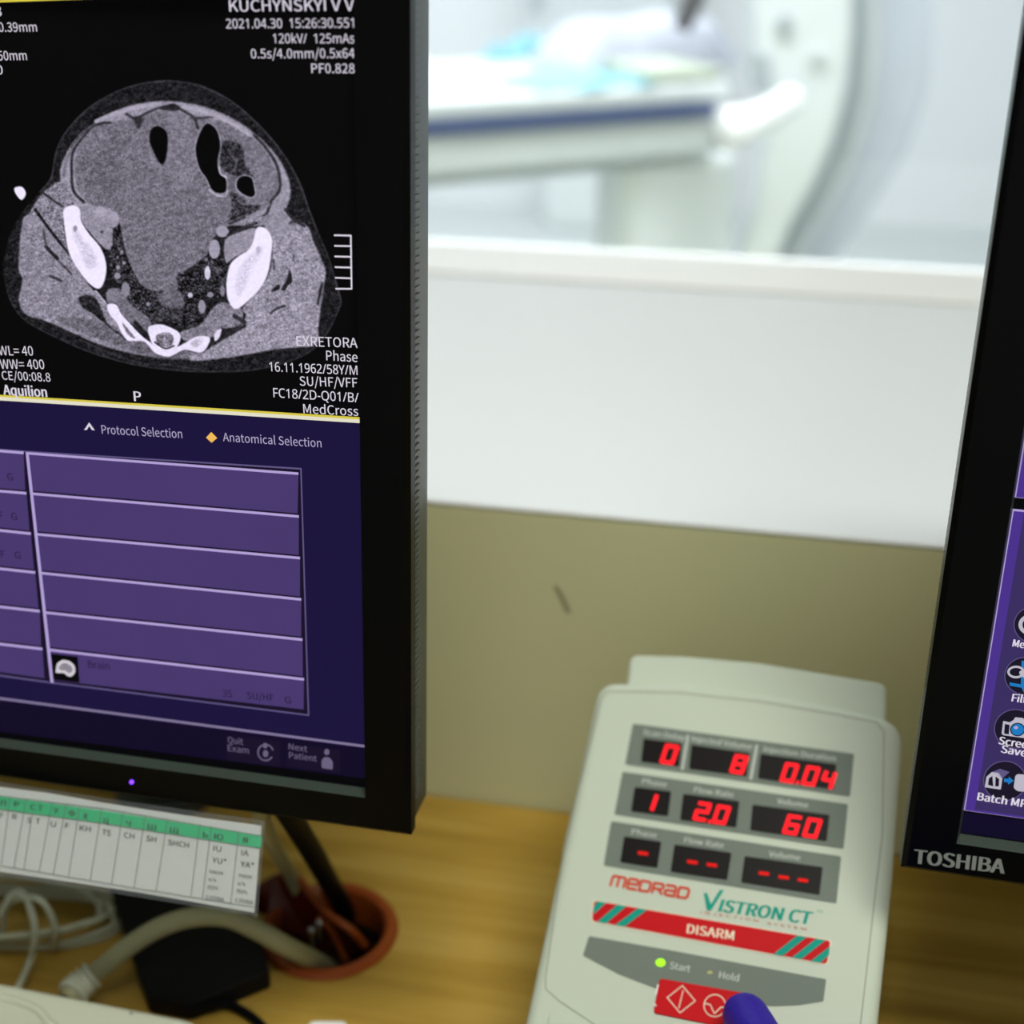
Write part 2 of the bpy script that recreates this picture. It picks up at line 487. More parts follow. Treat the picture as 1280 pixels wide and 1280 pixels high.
# hinged flap standing in the opening: two thin webs
fl = [(300, 1118, .004), (345, 1092, .022), (372, 1090, .024), (388, 1115, .018), (410, 1140, .010), (440, 1166, .002), (458, 1186, -.012), (452, 1200, -.025), (418, 1196, -.03), (375, 1185, -.02), (330, 1160, -.006)]
top = [onz(x, y, d + z) for x, y, z in fl]
mb = MB(); mb.prism([p + Vector((0.0006, 0.0015, -0.0025)) for p in top], top)
mb.build('grommet_flap', mat('translucent_brown_plastic', rgb(92, 26, 12), 0.25, spec=0.6, noise=0.2, nscale=60), gt)
mb = MB(); mb.tube(smooth_path([onz(368, 1090, d + .026), onz(386, 1114, d + .02), onz(410, 1142, d + .012), onz(438, 1162, d + .006), onz(456, 1182, d - .008)], 6), 0.0023)
mb.build('flap_edge', M_BROWN, gt, smooth=True)
mb = MB(); mb.tube(smooth_path([onz(398, 1148, d + .012), onz(415, 1165, d + .0), onz(432, 1200, d - .02)], 6), 0.0016)
mb.build('flap_rib', M_BROWN, gt, smooth=True)
for x, y, z in ((389, 1162, .010), (399, 1153, .010)):
    p = onz(x, y, d + z)
    bm_v, bm_f = lathe(p, [(0.0001, p.z + .002), (0.0016, p.z + .0012), (0.0022, p.z), (0.0022, p.z - .012)], 14)
    obj('screw', bm_v, bm_f, M_SCREW, gt, smooth=True)

# ------------------------------------------------------------------ monitors
E_BLACK = emis('screen_black', rgb(4, 4, 7), 1)
E_NAVY = emis('screen_navy', rgb(27, 19, 60), 1, 0.06, 30)
E_NAVYD = emis('screen_deep_navy', rgb(16, 10, 38), 1, 0.06, 30)
E_ROW = emis('screen_violet_row', rgb(72, 56, 110), 1, 0.05, 40)
E_RULE = emis('screen_pale_rule', rgb(178, 160, 214), 1)
E_RULED = emis('screen_dim_rule', rgb(96, 86, 132), 1)
E_DARKL = emis('screen_dark_line', rgb(24, 16, 40), 1)
E_TXT = emis('screen_text_white', rgb(218, 212, 226), 1)
E_TXT2 = emis('screen_text_lilac', rgb(176, 166, 200), 1)
E_TXT3 = emis('screen_text_dim', rgb(34, 24, 56), 1)
E_TXT5 = emis('screen_text_faint', rgb(104, 96, 124), 1)
E_TXT4 = emis('screen_text_grey', rgb(128, 118, 150), 1)
E_YEL = emis('screen_yellow', rgb(214, 198, 70), 1)
E_CREAM = emis('screen_cream', rgb(226, 222, 200), 1)
E_ORNG = emis('screen_orange', rgb(210, 90, 40), 1)
E_AMB = emis('screen_amber', rgb(240, 186, 90), 1)
E_VIO = emis('screen_bright_violet', rgb(74, 50, 140), 1, 0.05, 20)
E_VIO2 = emis('screen_soft_violet', rgb(58, 46, 96), 1, 0.05, 20)
E_BLUE = emis('screen_blue', rgb(30, 120, 190), 1)
E_ICON = emis('screen_icon_grey', rgb(186, 182, 196), 1)
E_LENS = emis('screen_icon_dark', rgb(26, 22, 40), 1)
TILT = 5.0; YAW = 13.0
def plane_at(px, py, depth, yaw, tilt):
    return Frame(CAM_P + ray(px, py) * depth, yaw, tilt)

def monitor(label, fr, T, su0, su1, sv0, sv1, bez, chin, lipv, lipn, stand_u, with_led=None):
    """su/sv: lit screen; bez: bezel width; chin: bottom bezel depth; lipv: height of the bottom chamfer"""
    H = 0.0055
    bu, bv = stand_u, sv0 - chin
    basep = fr.w(bu, bv, -0.06)
    t = thing('monitor', label, 'monitor', basep, math.radians(-YAW))
    o0, o1, p0, p1 = su0 - bez, su1 + bez, sv0 - chin, sv1 + bez
    # front ring with a chamfer down to the panel
    so = 0.0012
    rings = [
        [(su0 + so, sv0), (su1 - so, sv0), (su1 - so, sv1), (su0 + so, sv1)],
        [(su0 - 0.0006, sv0 - lipv), (su1 + 0.0006, sv0 - lipv), (su1 + 0.0006, sv1 + 0.002), (su0 - 0.0006, sv1 + 0.002)],
    ]
    hs = [-0.0004, H]
    outer = rounded([(o0, p0), (o1, p0), (o1, p1), (o0, p1)], 0.004, 3)
    # frame: prism bars around the opening
    mb = MB()
    a, b = rings[0], rings[1]
    for i in range(4):
        j = (i + 1) % 4
        mb.face([fr.w(*a[i], hs[0]), fr.w(*a[j], hs[0]), fr.w(*b[j], hs[1]), fr.w(*b[i], hs[1])])
    lipo = mb
    lo = MB()
    c = [(o0, p0), (o1, p0), (o1, p1), (o0, p1)]
    ed = 0.0022
    ci = [(o0 + ed, p0 + ed), (o1 - ed, p0 + ed), (o1 - ed, p1 - ed), (o0 + ed, p1 - ed)]
    for i in range(4):
        j = (i + 1) % 4
        lo.face([fr.w(*b[i], H), fr.w(*b[j], H), fr.w(*ci[j], H), fr.w(*ci[i], H)])
        lo.face([fr.w(*ci[i], H), fr.w(*ci[j], H), fr.w(*c[j], H - ed), fr.w(*c[i], H - ed)])
        lo.face([fr.w(*c[i], H - ed), fr.w(*c[j], H - ed), fr.w(*c[j], -0.003), fr.w(*c[i], -0.003)])
    lo.build('bezel', M_BEZEL, t)
    lipo.build('inner_lip', M_LIP, t)
    # rear case, a step in from the bezel
    e = 0.0012
    mb = MB()
    L = [[(o0 + e, p0 + e), (o1 - e, p0 + e), (o1 - e, p1 - e), (o0 + e, p1 - e)]]
    mb.prism([fr.w(*q, T) for q in L[0]], [fr.w(*q, -0.003) for q in L[0]])
    k = 0.045
    r1 = [(o0 + .004, p0 + .006), (o1 - .004, p0 + .006), (o1 - .004, p1 - .004), (o0 + .004, p1 - .004)]
    r2 = [(o0 + k, p0 + k), (o1 - k, p0 + k), (o1 - k, p1 - k), (o0 + k, p1 - k)]
    mb.prism([fr.w(*q, T - 0.034) for q in r2], [fr.w(*q, T - .0002) for q in r1])
    mb.build('rear_case', M_CASE, t, bevel=0.0012, seg=2)
    # vent ribs along both sides
    for s, uu in ((-1, o0 + e), (1, o1 - e)):
        mb = MB(); n = int((p1 - p0 - 0.02) / 0.0029)
        for i in range(n):
            v = p0 + 0.012 + i * 0.0029
            if s > 0: mb.box(fr, uu, uu + 0.0008, v, v + 0.0013, -0.0115, -0.0034)
            else: mb.box(fr, uu - 0.0006, uu, v, v + 0.0013, -0.0115, -0.0034)
        mb.build('vent_ribs', M_VENT, t)
    # swing arm: a post clamped at the back of the desk and a beam to the rear case
    yaw0 = Frame(WALL.o, A_WALL)
    ctr_ = fr.w(bu, bv + 0.16, T - 0.034)
    cu = (ctr_ - WALL.o).dot(WALL.u)
    base_ = wn(cu, 0.035, Z_DESK)
    disc = lambda r, z: [Vector((base_.x + r * math.cos(2 * PI * i / 32), base_.y + r * math.sin(2 * PI * i / 32), z)) for i in range(32)]
    MB().prism(disc(.033, Z_DESK + .0004), disc(.031, Z_DESK + .012)).build('stand_base', M_CASE, t, bevel=0.002)
    MB().prism(disc(.015, Z_DESK + .0121), disc(.015, ctr_.z + .03)).build('stand_post', M_CASE, t, smooth=True)
    hub = Vector((base_.x, base_.y, ctr_.z))
    MB().tube([hub + (ctr_ - hub).normalized() * 0.0152, ctr_ + fr.n * 0.001], 0.011, 14).build('stand_arm', M_CASE, t, smooth=True)
    # panel
    s = MB().face([fr.w(su0, sv0, 0), fr.w(su1, sv0, 0), fr.w(su1, sv1, 0), fr.w(su0, sv1, 0)]).build('screen', E_NAVY, t)
    return t, s, (o0, o1, p0, p1)

M_LIP = mat('bezel_lip_painted_sheen', rgb(60, 70, 64), 0.42, spec=0.3)  # greyer than the black bezel: reflected room light is put into the colour
ML = plane_at(490, 640, 0.55, 11.8, TILT)
ur = ML.hit(459.5, 984)[0]; vb = ML.hit(458, 984)[1]
ur2 = ML.hit(447, 250)[0]
vt = ML.hit(300, -3)[1]
hgt = vt - vb; wid = hgt * 1.25
bz = ML.hit(512, 700, .0055)[0] - ur
chin = vb - ML.hit(512, 1047, .0055)[1]
lipv = vb - ML.hit(462, 998, .0055)[1]
print('screen', wid, hgt, 'bezel', bz, 'chin', chin, 'lip', lipv, 'ur', ur, ur2, 'bottom z', ML.w(ur, vb - chin, 0).z)
mon1, scr1, box1 = monitor('black monitor on the left showing a grey abdominal scan slice over violet rows', ML, -0.027, ur - wid, ur, vb, vt, bz, chin, lipv, 0, ur - wid / 2)

MR = plane_at(1200, 1000, 0.0, YAW, TILT)
def right_plane():
    # same tilt and turn as its twin; set slightly back
    p = CAM_P + ray(1169, 1080) * 0.585
    return Frame(p, YAW, TILT)
MR = right_plane()
lb = MR.hit(1197, 1041)
lip2 = lb[1] - MR.hit(1184, 1053, .0055)[1]
ol = MR.hit(1137, 1060, .0055)
ch2 = lb[1] - MR.hit(1135, 1088, .0055)[1]
bz2 = lb[0] - MR.hit(1137, 1010, .0055)[0]
print('right bez', bz2, ch2, 'bottom z', MR.w(lb[0], lb[1] - ch2, 0).z)
mon2, scr2, box2 = monitor('black monitor at the right edge with round icons on a violet panel', MR, -0.019, lb[0], lb[0] + wid, lb[1], lb[1] + hgt, bz2, ch2, lip2, 0, lb[0] + wid / 2)

# blue power light on the left monitor's chin
p = ML.hit(165, 977, .0055)
mb = MB().prism([ML.w(p[0] + .0009 * math.cos(k * PI / 8), p[1] + .0009 * math.sin(k * PI / 8), .0053) for k in range(16)],
                [ML.w(p[0] + .0009 * math.cos(k * PI / 8), p[1] + .0009 * math.sin(k * PI / 8), .0062) for k in range(16)])
mb.build('power_light', emis('power_led_violet', rgb(120, 60, 255), 3.0), mon1)
# ------------------------------------------------------------------ what the left screen shows
def T(ox, oy, *pts): return [(ox + x / 6.4, oy + y / 6.4) for x, y in pts]
t1 = lambda *p: T(50, 90, *p)
t2 = lambda *p: T(230, 90, *p)
t3 = lambda *p: T(0, 270, *p)
t4 = lambda *p: T(100, 270, *p)
t5 = lambda *p: T(240, 270, *p)
def scan_slice():
    X0, X1, Y0, Y1 = -112, 445, 0, 500
    nx, ny = X1 - X0 + 1, Y1 - Y0 + 1
    gx, gy = np.meshgrid(np.arange(X0, X1 + 1, dtype=float), np.arange(Y0, Y1 + 1, dtype=float))
    img = np.full((ny, nx), 3.0); amp = np.zeros((ny, nx))
    def win(p, pad):
        xs = [a for a, b in p]; ys = [b for a, b in p]
        a0 = max(0, int(min(xs) - X0 - pad)); a1 = min(nx, int(max(xs) - X0 + pad + 2))
        b0 = max(0, int(min(ys) - Y0 - pad)); b1 = min(ny, int(max(ys) - Y0 + pad + 2))
        return slice(b0, b1), slice(a0, a1)
    def dist(p, sl, closed):
        x, y = gx[sl], gy[sl]; d = np.full(x.shape, 1e9)
        n = len(p)
        for i in range(n if closed else n - 1):
            (ax, ay), (bx, by) = p[i], p[(i + 1) % n]
            dx, dy = bx - ax, by - ay; L = dx * dx + dy * dy + 1e-9
            t = np.clip(((x - ax) * dx + (y - ay) * dy) / L, 0, 1)
            d = np.minimum(d, np.hypot(x - ax - t * dx, y - ay - t * dy))
        return d
    def curve(p, closed):
        n = len(p); out = []
        rng = range(n) if closed else range(n - 1)
        for i in rng:
            g = lambda k: np.array(p[k % n] if closed else p[min(max(k, 0), n - 1)])
            a, b, c, d = g(i - 1), g(i), g(i + 1), g(i + 2)
            for k in range(4):
                t = k / 4
                out.append(tuple(0.5 * (2 * b + (c - a) * t + (2 * a - 5 * b + 4 * c - d) * t * t + (3 * b - a - 3 * c + d) * t ** 3)))
        if not closed: out.append(tuple(p[-1]))
        return out
    def fill(p, val, noise=9, soft=0.9, sm=True, op=1.0):
        if sm: p = curve(p, True)
        sl = win(p, 4); x, y = gx[sl], gy[sl]; ins = np.zeros(x.shape, bool); n = len(p)
        for i in range(n):
            (ax, ay), (bx, by) = p[i], p[(i + 1) % n]
            if ay == by: continue
            c = ((ay > y) != (by > y)) & (x < (bx - ax) * (y - ay) / (by - ay) + ax)
            ins ^= c
        d = dist(p, sl, True); sd = np.where(ins, d, -d)
        a = np.clip(0.5 + sd / (2 * soft), 0, 1) * op
        img[sl] = img[sl] * (1 - a) + val * a; amp[sl] = amp[sl] * (1 - a) + noise * a
    def line(p, val, w, noise=8, soft=1.1, op=1.0, sm=True):
        if sm: p = curve(p, False)
        sl = win(p, w + 3); d = dist(p, sl, False)
        a = np.clip(0.5 + (w / 2 - d) / (2 * soft), 0, 1) * op
        img[sl] = img[sl] * (1 - a) + val * a; amp[sl] = amp[sl] * (1 - a) + noise * a
    def dot(cx, cy, rx, ry, val, noise=5, soft=0.9): fill(ellipse(cx, cy, rx, ry, 14), val, noise, soft, False)
    rs = np.random.RandomState(7)
    body = [(212, 101), (180, 104), (150, 113), (118, 130), (95, 150), (78, 172), (69, 195), (64, 222), (50, 240), (30, 262), (14, 290), (6, 318), (4, 340), (9, 365), (20, 388), (38, 405), (75, 424), (115, 441), (165, 455), (220, 463), (265, 464.5), (310, 463), (350, 455), (385, 441), (408, 418), (424, 385), (426, 375), (419, 350), (410, 320), (397, 290), (386, 262), (374, 228), (352, 190), (322, 155), (288, 126), (250, 107)]
    fill(body, 27, 11, 1.0)
    line(body[:9], 66, 1.4); line([body[0]] + body[:-8:-1], 62, 1.4); line(body[13:28], 52, 1.5); line(body[26:], 58, 1.2)
    # abdominal wall
    wall = t1((160, 830), (180, 720), (240, 600), (320, 500), (450, 400), (560, 335), (700, 275), (850, 243), (1000, 233), (1130, 240)) + t2((0, 245), (130, 268), (300, 328), (450, 408), (560, 488), (660, 578), (770, 710), (838, 860), (852, 980), (820, 1080), (760, 1200)) + t5((500, 60), (200, 60)) + t1((640, 1200), (400, 1180), (200, 1000))
    fill(wall, 152, 10, 1.3)
    line(t1((190, 830), (215, 700), (280, 585), (350, 480)), 120, 4)
    # belly cavity
    cav = t1((278, 820), (282, 660), (340, 550), (450, 430), (600, 395), (700, 370), (800, 350), (850, 318), (1000, 312), (1100, 318), (1220, 350)) + t2((80, 345), (150, 370), (260, 385), (400, 430), (520, 510), (620, 600), (700, 720), (748, 840), (745, 950), (690, 1040), (600, 1110), (500, 1150), (400, 1200), (330, 1250)) + t4((1180, 60), (1060, 190), (1010, 320), (900, 400), (800, 470), (780, 580), (700, 610), (500, 580), (430, 460), (370, 300), (325, 100)) + t1((640, 1220), (560, 1090), (450, 1080), (350, 1010), (295, 930))
    fill(cav, 114, 13, 1.2)
    fill(t1((450, 640), (600, 560), (640, 800), (560, 1000), (400, 950), (330, 760)), 104, 13, 8)
    fill(t1((1030, 330), (1180, 360), (1250, 600), (1200, 900), (1060, 800), (1040, 520)), 124, 12, 6)
    fill(t2((500, 560), (640, 640), (740, 850), (700, 1000), (600, 1050), (580, 850)), 122, 12, 4)
    line(t1((350, 1040), (268, 950), (254, 800), (262, 650), (330, 540), (440, 425), (560, 405)), 42, 3.4)
    line(t1((250, 600), (330, 500), (450, 410)), 60, 1.5)
    line(t2((560, 505), (650, 600), (735, 730), (766, 850), (762, 950), (700, 1030), (655, 1140), (560, 1190)), 46, 3.6)
    line(t1((690, 335), (760, 370), (830, 340), (930, 295), (1060, 265), (1110, 290), (1230, 365), (1262, 450)), 48, 3.2)
    fill(t1((750, 360), (830, 375), (785, 455)), 50, 8, 1.5)
    fill(t1((960, 285), (1060, 255), (1115, 275), (1100, 310), (980, 305)), 42, 8, 1)
    line(t2((60, 350), (110, 370), (220, 360)), 60, 3)
    line(t1((450, 395), (600, 330), (760, 285), (900, 262)), 168, 5, 6)
    line(t2((0, 280), (180, 320), (360, 400), (520, 500)), 172, 5, 6)
    # gas and bowel
    line(t1((860, 560), (900, 690), (970, 770), (1030, 690), (1040, 560)), 128, 2.5)
    fill(t1((920, 435), (975, 445), (1015, 490), (1022, 580), (1005, 700), (975, 740), (940, 700), (905, 630), (878, 560), (880, 480)), 2, 1)
    fill(t2((300, 560), (440, 570), (475, 630), (490, 740), (530, 800), (545, 850), (430, 840), (360, 810), (300, 770), (288, 650)), 46, 20, 1.5)
    fill(t2((370, 970), (440, 980), (520, 1060), (620, 1070), (560, 1130), (450, 1160), (360, 1190), (380, 1080)), 60, 24, 1.5)
    fill(t2((350, 850), (420, 840), (420, 940), (380, 960)), 100, 8)
    line(t2((388, 680), (420, 720), (400, 790)), 100, 2.5)
    hole = t2((180, 412), (240, 440), (275, 500), (290, 600), (270, 700), (272, 760), (290, 820), (330, 850), (340, 900), (330, 960), (270, 968), (220, 935), (180, 850), (130, 780), (100, 680), (95, 590), (130, 480))
    line(hole + hole[:1], 150, 3.2); line(t2((272, 760), (290, 820), (335, 840)), 215, 2.4); line(t2((200, 940), (260, 985), (330, 990), (350, 950)), 190, 1.8)
    fill(hole, 2, 1, 0.7)
    h2 = t2((480, 830), (540, 850), (560, 920), (567, 980), (535, 1000), (480, 980), (425, 930), (430, 860))
    line(h2 + h2[:1], 158, 3.6); fill(h2, 2, 1, 0.7)
    line(t2((330, 1230), (480, 1180), (600, 1110), (680, 1060)), 128, 3)
    # flank muscles
    fill([(27, 300), (34, 272), (48, 248), (62, 234), (77, 227), (88, 242), (97, 260), (80, 268), (82, 300), (86, 320), (66, 296)], 130, 20, 1.2)
    fill(t3((200, 0), (300, 0), (400, 120), (540, 290), (700, 540), (850, 700), (960, 900), (1000, 990), (1200, 1090), (1100, 1110), (800, 1030), (550, 920), (350, 835), (210, 790), (150, 680), (180, 520), (150, 430), (155, 250), (170, 100)), 138, 15, 1.2)
    fill([(70, 400), (140, 430), (200, 448), (290, 446), (300, 436), (250, 440), (180, 425), (120, 400)], 104, 14, 2)
    line([(44, 262), (60, 284), (86, 318)], 22, 3.4)
    line([(52, 240), (66, 250), (78, 258)], 40, 2.4)
    line(t3((350, 120), (372, 240), (440, 330), (520, 410), (570, 465)), 66, 2.6)
    line(t3((250, 0), (330, 60), (400, 150), (560, 330), (700, 530)), 150, 1.8, 6, op=.6)
    line(t3((370, 250), (460, 340)), 32, 4); line(t3((400, 480), (485, 515)), 58, 3.6)
    fill(t3((630, 650), (760, 650), (860, 860), (960, 940), (1000, 985), (850, 870), (740, 780), (660, 730)), 34, 14, 1.2)
    # bowls inside the pelvis
    fill(t4((250, 90), (320, 110), (340, 280), (400, 400), (500, 560), (640, 600), (780, 600), (780, 470), (880, 440), (1000, 330), (1130, 340), (1170, 350), (1180, 500), (1150, 640), (1020, 680), (1010, 780), (950, 860), (850, 895), (700, 840), (560, 870), (450, 770), (390, 660), (340, 560), (250, 480), (235, 300)), 38, 26, 1.5)
    fill(t4((220, 590), (340, 590), (400, 700), (560, 830), (545, 955), (480, 900), (400, 850), (330, 780), (290, 700), (220, 690)), 116, 12, 1.2)
    line(t4((440, 850), (530, 950)), 30, 5)
    fill(t4((800, 930), (960, 870), (1060, 740), (1150, 690), (1290, 740), (1290, 860), (1180, 900), (1120, 900), (1060, 970), (850, 1000)), 128, 15, 1.2)
    fill(t4((640, 620), (720, 590), (790, 600), (830, 680), (805, 740), (700, 735), (640, 700)), 104, 14, 1.5)
    fill(t4((560, 800), (700, 740), (800, 760), (820, 850), (700, 820), (600, 850)), 62, 20, 2)
    for cx, cy, rx, ry, v in ((365, 590, 34, 60, 138), (1075, 265, 46, 78, 160), (1140, 125, 50, 46, 162), (1020, 455, 24, 55, 215), (975, 725, 30, 55, 150), (882, 632, 20, 22, 200), (1042, 630, 26, 22, 140), (300, 480, 26, 24, 150), (305, 410, 16, 18, 150), (335, 290, 14, 16, 140), (300, 330, 10, 12, 120), (352, 375, 16, 14, 150), (545, 705, 16, 18, 150), (1140, 600, 20, 46, 130), (1010, 350, 14, 14, 120), (1100, 440, 16, 26, 90)):
        dot(100 + cx / 6.4, 270 + cy / 6.4, rx / 6.4, ry / 6.4, v)
    for cx, cy, rx, ry, v in ((487, 1120, 42, 44, 168), (582, 1180, 52, 68, 160), (520, 1250, 50, 40, 140)):
        dot(50 + cx / 6.4, 90 + cy / 6.4, rx / 6.4, ry / 6.4, v, 6)
    fill([(98, 258), (112, 266), (122, 274), (138, 276), (141, 290), (138, 312), (126, 306), (112, 290), (103, 278)], 148, 9, 1.1)
    dot(127.5, 290, 2.2, 2.2, 70)
    # right hand side
    fill(t5((640, 140), (720, 90), (850, 50), (930, 90), (970, 200), (1030, 330), (1070, 450), (1050, 560), (1030, 720), (1010, 900), (990, 1030), (700, 1062), (300, 1130), (0, 1160), (0, 1095), (80, 1095), (200, 1010), (350, 920), (430, 800), (410, 730), (600, 500), (640, 300)), 148, 17, 1.3)
    fill(t5((265, 190), (380, 130), (500, 95), (515, 150), (480, 250), (340, 330), (270, 370)), 150, 9, 1.1)
    fill(t5((300, 70), (420, 40), (560, 0), (740, -20), (820, 50), (700, 120), (600, 80), (500, 80)), 128, 20, 1.3)
    line(t5((290, 150), (400, 100), (520, 55)), 48, 3); line(t5((640, 130), (760, 60), (870, 30)), 50, 3); line(t5((300, 60), (420, 10)), 50, 3)
    fill(t2((690, 1160), (800, 1080), (850, 1180), (780, 1290), (640, 1290)), 148, 10, 1.3)
    line(t2((810, 1100), (880, 1180), (960, 1230)), 48, 4)
    fill(t5((780, 425), (802, 520), (765, 560), (745, 595), (715, 585), (760, 500)), 26, 6, 1)
    fill(t5((690, 545), (700, 585), (630, 605)), 30, 6, 1)
    line(t5((630, 780), (680, 740), (740, 720)), 52, 3); line(t5((170, 1025), (300, 945), (420, 880)), 40, 4.5); line(t5((340, 800), (420, 850)), 50, 5)
    line(t5((1042, 540), (1018, 640), (1008, 700)), 34, 3.4); line(t5((1052, 540), (1045, 640), (1022, 720)), 120, 1.2)
    line(t5((650, 350), (660, 430)), 70, 2.4); line(t5((815, 310), (810, 360)), 70, 2)
    # bones
    sp = []
    fill([(79, 265), (83.5, 259), (89, 257), (96, 258), (100, 263), (102, 277), (112, 293), (124, 307), (131, 322), (133, 338), (129, 355), (122, 361), (110, 353), (95, 333), (86, 315), (81.5, 291)], 243, 3, 1)
    fill(t3((600, 80), (650, 170), (740, 280), (775, 380), (700, 420), (650, 300), (590, 150)), 214, 10, 3)
    dot(94, 286, 2.6, 4, 150)
    fill(t5((545, 85), (600, 110), (640, 180), (635, 300), (610, 450), (560, 560), (480, 650), (380, 735), (330, 735), (285, 660), (275, 540), (300, 400), (360, 330), (450, 270), (490, 200), (510, 110)), 243, 3, 1)
    fill(t5((530, 260), (560, 290), (480, 400), (420, 580), (370, 630), (350, 540), (400, 400)), 216, 10, 3)
    dot(323, 312, 3, 4, 190)
    fill(t4((215, 710), (290, 708), (330, 780), (400, 860), (480, 945), (560, 1010), (640, 1060), (760, 1050), (840, 1015), (930, 965), (1030, 968), (1032, 1020), (970, 1092), (840, 1070), (760, 1105), (700, 1125), (600, 1095), (520, 1010), (440, 1000), (380, 995), (330, 930), (290, 850), (240, 790)), 238, 5, 0.9)
    fill(t4((335, 850), (380, 900), (440, 975), (385, 950)), 105, 20, 1)
    fill(t4((880, 1020), (940, 985), (985, 1000), (930, 1050)), 200, 12, 2)
    fill(t4((548, 890), (640, 866), (720, 890), (795, 935), (800, 1000), (760, 1060), (690, 1075), (600, 1050), (560, 980)), 238, 5, 0.9)
    fill(t4((610, 960), (680, 930), (745, 960), (735, 1030), (680, 1050), (620, 1020)), 120, 26, 1.2)
    line(t4((600, 1010), (680, 1060), (750, 1040)), 30, 2); line(t4((590, 1030), (680, 1080), (770, 1050)), 240, 2.2)
    fill(t4((1075, 940), (1130, 900), (1118, 965), (1080, 1000)), 225, 5)
    line(t4((125, 600), (210, 700)), 190, 2.2)
    fill([(18, 235), (27.5, 233.5), (32.5, 242), (27, 250), (20, 243)], 240, 3, .8)
    line(t4((0, 990), (300, 1120), (560, 1190), (700, 1190), (1000, 1235)), 60, 1.3)
    # grain
    lf = rs.normal(size=img.shape)
    for _ in range(3): lf = (lf + np.roll(lf, 1, 0) + np.roll(lf, -1, 0) + np.roll(lf, 1, 1) + np.roll(lf, -1, 1) + np.roll(np.roll(lf, 1, 0), -2, 1)) / 3.0
    img = img + np.clip(lf, -2.5, 2.5) * amp * 0.42
    n = rs.normal(size=img.shape)
    n = (n + np.roll(n, 1, 0) * .6 + np.roll(n, 1, 1) * .6 + np.roll(np.roll(n, 1, 0), 1, 1) * .5) / 1.4
    img = np.clip(img + n * amp * 0.85, 1, 250)
    s = img / 255.0
    L = np.where(s <= 0.04045, s / 12.92, ((s + 0.055) / 1.055) ** 2.4)
    colr = np.ones((ny * nx, 4), np.float32)
    sr = np.stack([np.clip(s * 1.0, 0, 1), np.clip(s * 0.965, 0, 1), np.clip(s * 1.07 + 0.004, 0, 1)], -1)
    colr[:, :3] = np.where(sr <= 0.04045, sr / 12.92, ((sr + 0.055) / 1.055) ** 2.4).reshape(-1, 3)
    # mesh on the panel
    h = 0.0003
    org = ML.o + ML.n * h; R = np.array(CAM_R)
    d = np.stack([(gx - 640) / FPX, -(gy - 640) / FPX, -np.ones_like(gx)], -1) @ R.T
    nn = np.array(ML.n); cp = np.array(CAM_P)
    t = ((np.array(org) - cp) @ nn) / (d @ nn)
    P = cp + d * t[..., None]
    W = np.array(WM[mon1.name].inverted())
    P = P.reshape(-1, 3) @ W[:3, :3].T + W[:3, 3]
    ii = np.arange(ny * nx).reshape(ny, nx)
    q = np.stack([ii[:-1, :-1], ii[1:, :-1], ii[1:, 1:], ii[:-1, 1:]], -1).reshape(-1, 4)
    me = bpy.data.meshes.new('scan_slice')
    me.vertices.add(len(P)); me.vertices.foreach_set('co', P.astype(np.float32).ravel())
    me.loops.add(q.size); me.loops.foreach_set('vertex_index', q.ravel().astype(np.int32))
    me.polygons.add(len(q)); me.polygons.foreach_set('loop_start', np.arange(0, q.size, 4, dtype=np.int32))
    me.update(calc_edges=True)
    ca = me.color_attributes.new('slice', 'FLOAT_COLOR', 'POINT'); ca.data.foreach_set('color', colr.ravel())
    m = bpy.data.materials.new('scan_slice_greys'); m.use_nodes = True; nt = m.node_tree; b = nt.nodes['Principled BSDF']
    b.inputs['Base Color'].default_value = (0.003, 0.003, 0.003, 1); b.inputs['Specular IOR Level'].default_value = 0.03; b.inputs['Roughness'].default_value = 0.5
    at = nt.nodes.new('ShaderNodeAttribute'); at.attribute_name = 'slice'
    nt.links.new(at.outputs['Color'], b.inputs['Emission Color']); b.inputs['Emission Strength'].default_value = 1.0
    me.materials.append(m)
    o = bpy.data.objects.new('scan_slice', me); COL.objects.link(o); o.parent = scr1; WM[o.name] = WM[mon1.name]
    return o
WM[scr1.name] = WM[mon1.name]; WM[scr2.name] = WM[mon2.name]
def S(px, h, m, name, parent=None, rnd=0): return patch(ML, px, h, m, parent or scr1, name, rnd=rnd)
S([(-125, 0), (446, -2), (452, 524), (-125, 488)], 0.00018, E_BLACK, 'scan_background')
scan_slice()
uL = ML.hit(-100, 300)[0]
MB().face([ML.w(ur - wid, vb, .0009), ML.w(uL, vb, .0009), ML.w(uL, vt, .0009), ML.w(ur - wid, vt, .0009)]).build('side_panel_area', E_NAVY, scr1)
S([(-125, 488.6), (0, 497), (450, 525.5), (450, 521.5), (0, 493.5), (-125, 484)], 0.0004, E_YEL, 'scan_frame_line')
S([(-125, 492.5), (0, 500.5), (451, 529), (451, 524.5), (0, 496), (-125, 487)], 0.0005, E_CREAM, 'scan_frame_line')
S([(444.6, 0), (446.4, 0), (451.6, 525), (449.6, 525)], 0.00045, E_YEL, 'scan_frame_line')
S([(445.2, 95), (446.6, 95), (448.4, 270), (447, 270)], 0.0005, E_ORNG, 'scan_frame_line')
S([(-60, 9), (0, 3), (0, 0), (-60, 6)], 0.0005, E_YEL, 'scan_frame_line')
S([(0, 3), (125, -1.5), (125, -4), (0, 0)], 0.0005, E_YEL, 'scan_frame_line')
sb = [[(418, 294), (438.5, 294.5), (439.5, 361), (420, 361)]] + [[(418 + i * .35, 294 + 13.3 * i), (438.7, 294.3 + 13.4 * i)] for i in range(1, 5)]
strokes(ML, sb, 1.9, 0.0006, E_TXT, scr1, 'scale_bar')
